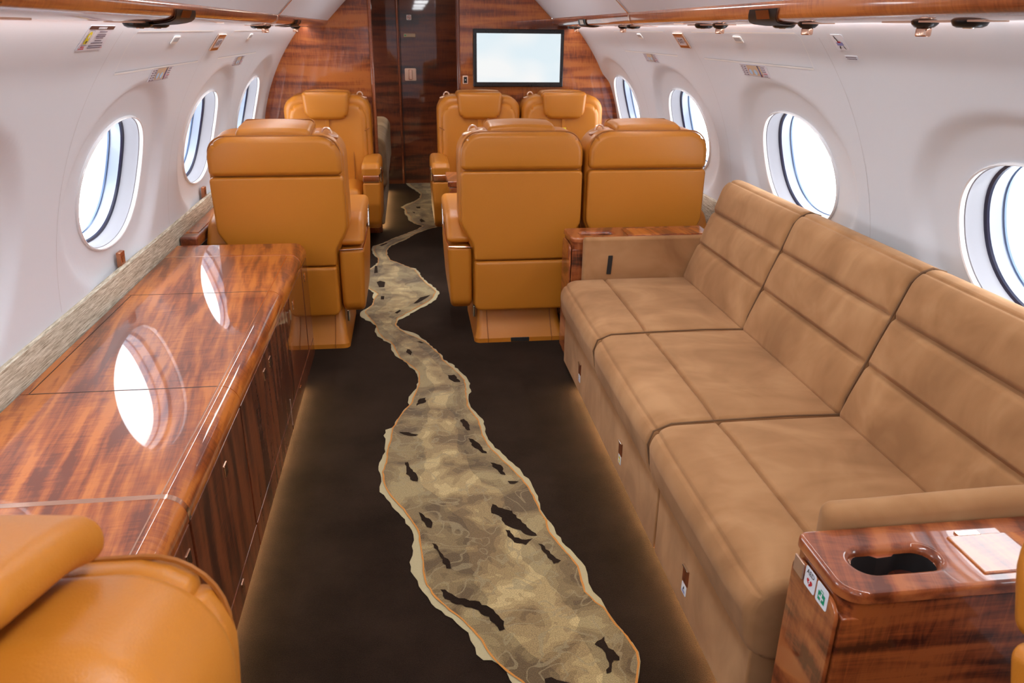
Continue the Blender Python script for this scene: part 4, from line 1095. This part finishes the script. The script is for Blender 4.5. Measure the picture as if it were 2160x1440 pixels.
for q in (rect(-.0725,-.020,-.0715,.023), rect(-.0385,-.020,-.0375,.023), rect(-.072,.0225,-.038,.0235), rect(-.072,-.0205,-.038,-.0195)): wq(bm, f, q, .0026)
wq(bm, f, rect(-.058,-.013,-.050,-.006), .0034)
obj('print', bm, 'ink', o, smooth=False)
bm = bmesh.new(); bars(bm, f, .0026, -.070, -.044, -.0245, .003, 3, seed=2); bars(bm, f, .0026, -.076, -.042, -.030, .0035, 4, seed=3); wq(bm, f, rect(.068,-.030,.072,-.026), .0026); obj('red_print', bm, 'red', o, smooth=False)
# ditching placard, right
side, y, z = 1, 2.262, 1.428
bm = bmesh.new(); wplate(bm, side, y, z, .034, .028, .001, .006); o = tag(link('life_raft_placard', bm, 'label'), 'small white placard with a figure over blue waves on the right wall', 'placard')
f = wall_map(side, y, z)
bm = bmesh.new(); wq(bm, f, [(-.016,.024),(-.012,.024),(-.006,.012),(-.001,.002),(-.008,.002),(-.010,.010),(-.014,.014)], .0022)
wq(bm, f, [(-.008,-.012),(-.004,-.012),(-.006,-.019),(-.010,-.024),(-.012,-.018)], .0022); wq(bm, f, [(.010,-.012),(.014,-.012),(.022,-.024),(.016,-.022)], .0022); obj('figure', bm, 'ink_black', o, smooth=False)
bm = bmesh.new(); wq(bm, f, rect(-.009,.000,.008,.004), .0024); obj('raft', bm, 'red', o, smooth=False)
bm = bmesh.new()
for yy in (-.003, -.009): wq(bm, f, [(-.018+.036*j/12, yy+.0012*sin(j*2.2)) for j in range(13)]+[(-.018+.036*j/12, yy+.003+.0012*sin(j*2.2)) for j in range(12, -1, -1)], .0024)
obj('waves', bm, 'blue', o, smooth=False)
bm = bmesh.new(); wplate(bm, side, 2.24, 1.386, .034, .008, .001, .001); o = tag(link('caption_placard', bm, 'label'), 'tiny two line caption strip under the wave placard on the right wall', 'placard')
f = wall_map(side, 2.24, 1.386); bm = bmesh.new()
for j, yy in enumerate((.0025, -.003)): bars(bm, f, .002, -.029+.004*j, .029, yy, .0028, 8, seed=j)
obj('print', bm, 'ink', o, smooth=False)
# finger recesses of the mask panels
for side, y, z, lab in ((-1, 2.868, 1.411, 'small recessed latch in the near left mask panel'), (-1, 4.20, 1.411, 'small recessed latch in the farther left mask panel'),
                        (1, 3.004, 1.428, 'small recessed latch in the near right mask panel'), (1, 4.335, 1.430, 'small recessed latch in the farther right mask panel')):
    f = wall_map(side, y, z); bm = bmesh.new()
    slab(bm, rpoly(rect(-.038,-.016,.038,.016), .008, 4), .0004, .004, .0015, f, 2, rings=1); o = tag(link('panel_latch', bm, 'hilite'), lab, 'latch', 'mask panel latches')
    bm = bmesh.new(); slab(bm, rpoly(rect(-.030,-.005,.030,.012), .005, 4), .004, .0048, .0003, f, 1, rings=1); obj('finger_hole', bm, 'groove', o)
# wooden window controls under the left windows
for y, lab in ((2.85, 'small rose gold window control under the near left window'), (4.09, 'small rose gold window control under the farther left window')):
    f = wall_map(-1, y, .668); bm = bmesh.new(); slab(bm, rpoly(rect(-.022,-.028,.022,.028), .004, 3), -.012, .004, .002, lambda a, b_, c: f(a, b_, c-.006), 2, rings=1); o = tag(link('window_control', bm, plain('copper_control', (.50,.20,.10,1), .25, .7)), lab, 'switch', 'window controls')
    bm = bmesh.new(); wq(bm, lambda a, b_, c: f(a, b_, c), rect(-.012,-.010,.012,.012), -.0012); obj('button', bm, 'wood_front', o, smooth=False)

# ================================================================== overhead service units under the valance
def val_z(sg): return VL[sg]
def gasper(sg, y, lab):
    z = val_z(sg); x = sg*.903
    t = thing('air_vent', lab, 'air vent', (x, y, z), 0, 'air vents under the valances')
    bm = bmesh.new(); lathe(bm, [(.030,.004),(.030,.0),(.027,-.006),(.020,-.012),(.012,-.013)], lambda a, b_, h: (a, b_, h), 20); obj('housing', bm, 'black', t)
    bm = bmesh.new(); lathe(bm, [(.011,-.010),(.0155,-.013),(.0165,-.016),(.0165,-.028),(.0145,-.031),(.008,-.029)], lambda a, b_, h: (a, b_, h), 18); obj('nozzle', bm, 'copper', t)
def reader(sg, y, lab):
    z = val_z(sg); x = sg*.903
    t = thing('reading_light', lab, 'reading light', (x, y, z), 0, 'reading lights under the valances')
    bm = bmesh.new(); lathe(bm, [(.036,.004),(.036,-.001),(.032,-.009),(.024,-.013),(.012,-.013)], lambda a, b_, h: (a, b_, h), 22); obj('housing', bm, 'black', t)
    bm = bmesh.new(); lathe(bm, [(.014,-.0125),(.012,-.0145)], lambda a, b_, h: (a, b_, h), 16); obj('lens', bm, 'chrome', t)
def service_panel(sg, ya, yb, yd0, yd1, lab):
    """metal base plate under the valance, with a dark curved display climbing its front"""
    z = VZ[sg]; t = thing('service_panel', lab, 'panel', (sg*.93, (ya+yb)/2, 0), 0, 'service panels on the valances'); X0, Y0_ = sg*.93, (ya+yb)/2
    bm = bmesh.new(); rbox(bm, (sg*.903-X0, 0, VL[sg]-.0005), (.052, yb-ya, .003), .0015, seg=1); obj('base_plate', bm, 'copper_matte', t)
    if yd0 is not None:
        P = vprof(sg)[1:9]
        for nm, off, ins, mt in (('display_edge', .003, 0, 'copper_matte'), ('display', .006, .006, 'grey_panel')):
            bm = bmesh.new(); V = []
            for i, (x, zz) in enumerate(P):
                a = P[max(i-1,0)]; b = P[min(i+1,len(P)-1)]; d = Vector((b[0]-a[0], b[1]-a[1])).normalized(); nn = Vector((d.y, -d.x)); 
                if nn.x > 0 or (abs(nn.x) < 1e-6 and nn.y > 0): nn = -nn
                q = Vector((x, zz))+nn*off; sh = -.11*(i/(len(P)-1))
                V.append([bm.verts.new((sg*q.x-X0, yy-sh-Y0_, q.y)) for yy in (yd0+ins, yd1-ins)])
            for i in range(len(V)-1): bm.faces.new((V[i][0], V[i][1], V[i+1][1], V[i+1][0]))
            bmesh.ops.solidify(bm, geom=bm.faces[:], thickness=.002); o = obj(nm, bm, mt, t)
        bm = bmesh.new(); V = []
        for (x, zz) in ((.781,VT[sg]-.45*(VT[sg]-VM[sg])),(.789,VM[sg]+.002)): V.append([bm.verts.new((sg*(x-.003)-X0, yy-Y0_-.012, zz)) for yy in (yd0+(yd1-yd0)*.35, yd1-(yd1-yd0)*.2)])
        bm.faces.new((V[0][0], V[0][1], V[1][1], V[1][0])); bmesh.ops.solidify(bm, geom=bm.faces[:], thickness=.0015); obj('display_window', bm, 'copper', o)
service_panel(1, 1.50, 1.86, None, None, 'slim rose gold service plate under the right valance nearest the camera')
service_panel(1, 2.17, 2.60, 2.22, 2.42, 'dark curved display panel on the right valance above the sofa')
service_panel(1, 2.86, 3.24, None, None, 'slim rose gold service plate under the right valance beyond the dark display')
service_panel(1, 4.00, 4.42, None, None, 'slim rose gold service plate under the right valance past the ceiling joint')
service_panel(1, 4.90, 5.75, 4.73, 4.94, 'small dark curved display panel on the right valance beside the bulkhead')
service_panel(-1, 1.98, 2.42, 2.03, 2.22, 'dark curved display panel on the left valance above the wooden cabinet')
service_panel(-1, 3.72, 4.06, None, None, 'slim rose gold service plate under the left valance past the ceiling joint')
service_panel(-1, 4.45, 5.50, 4.15, 4.36, 'small dark curved display panel on the left valance beside the bulkhead')
service_panel(-1, 1.00, 1.50, None, None, 'slim rose gold service plate under the left valance nearest the camera')
for sg, y, lab in ((1,1.73,'black and rose gold air vent nearest the camera under the right valance'),(1,2.275,'black and rose gold air vent beside the dark display on the right valance'),
                   (1,2.95,'black and rose gold air vent just beyond the dark display on the right valance'),(1,4.33,'black and rose gold air vent past the ceiling joint on the right'),
                   (1,5.56,'tiny air vent under the right valance beside the screen'),(-1,3.98,'black and rose gold air vent past the ceiling joint on the left'),(-1,5.05,'tiny air vent under the left valance beside the bulkhead')): gasper(sg, y, lab)
for sg, y, lab in ((1,1.58,'black reading light nearest the camera under the right valance'),(1,2.43,'black reading light behind the dark display on the right valance'),
                   (1,3.12,'black reading light just beyond the dark display on the right valance'),(1,4.13,'black reading light past the ceiling joint on the right'),(1,5.70,'tiny reading light under the right valance beside the screen'),
                   (-1,2.14,'nearer of two black reading lights under the left dark display'),(-1,2.285,'farther of two black reading lights under the left dark display'),
                   (-1,3.81,'black reading light past the ceiling joint on the left')): reader(sg, y, lab)
print('objects done', len(bpy.data.objects))
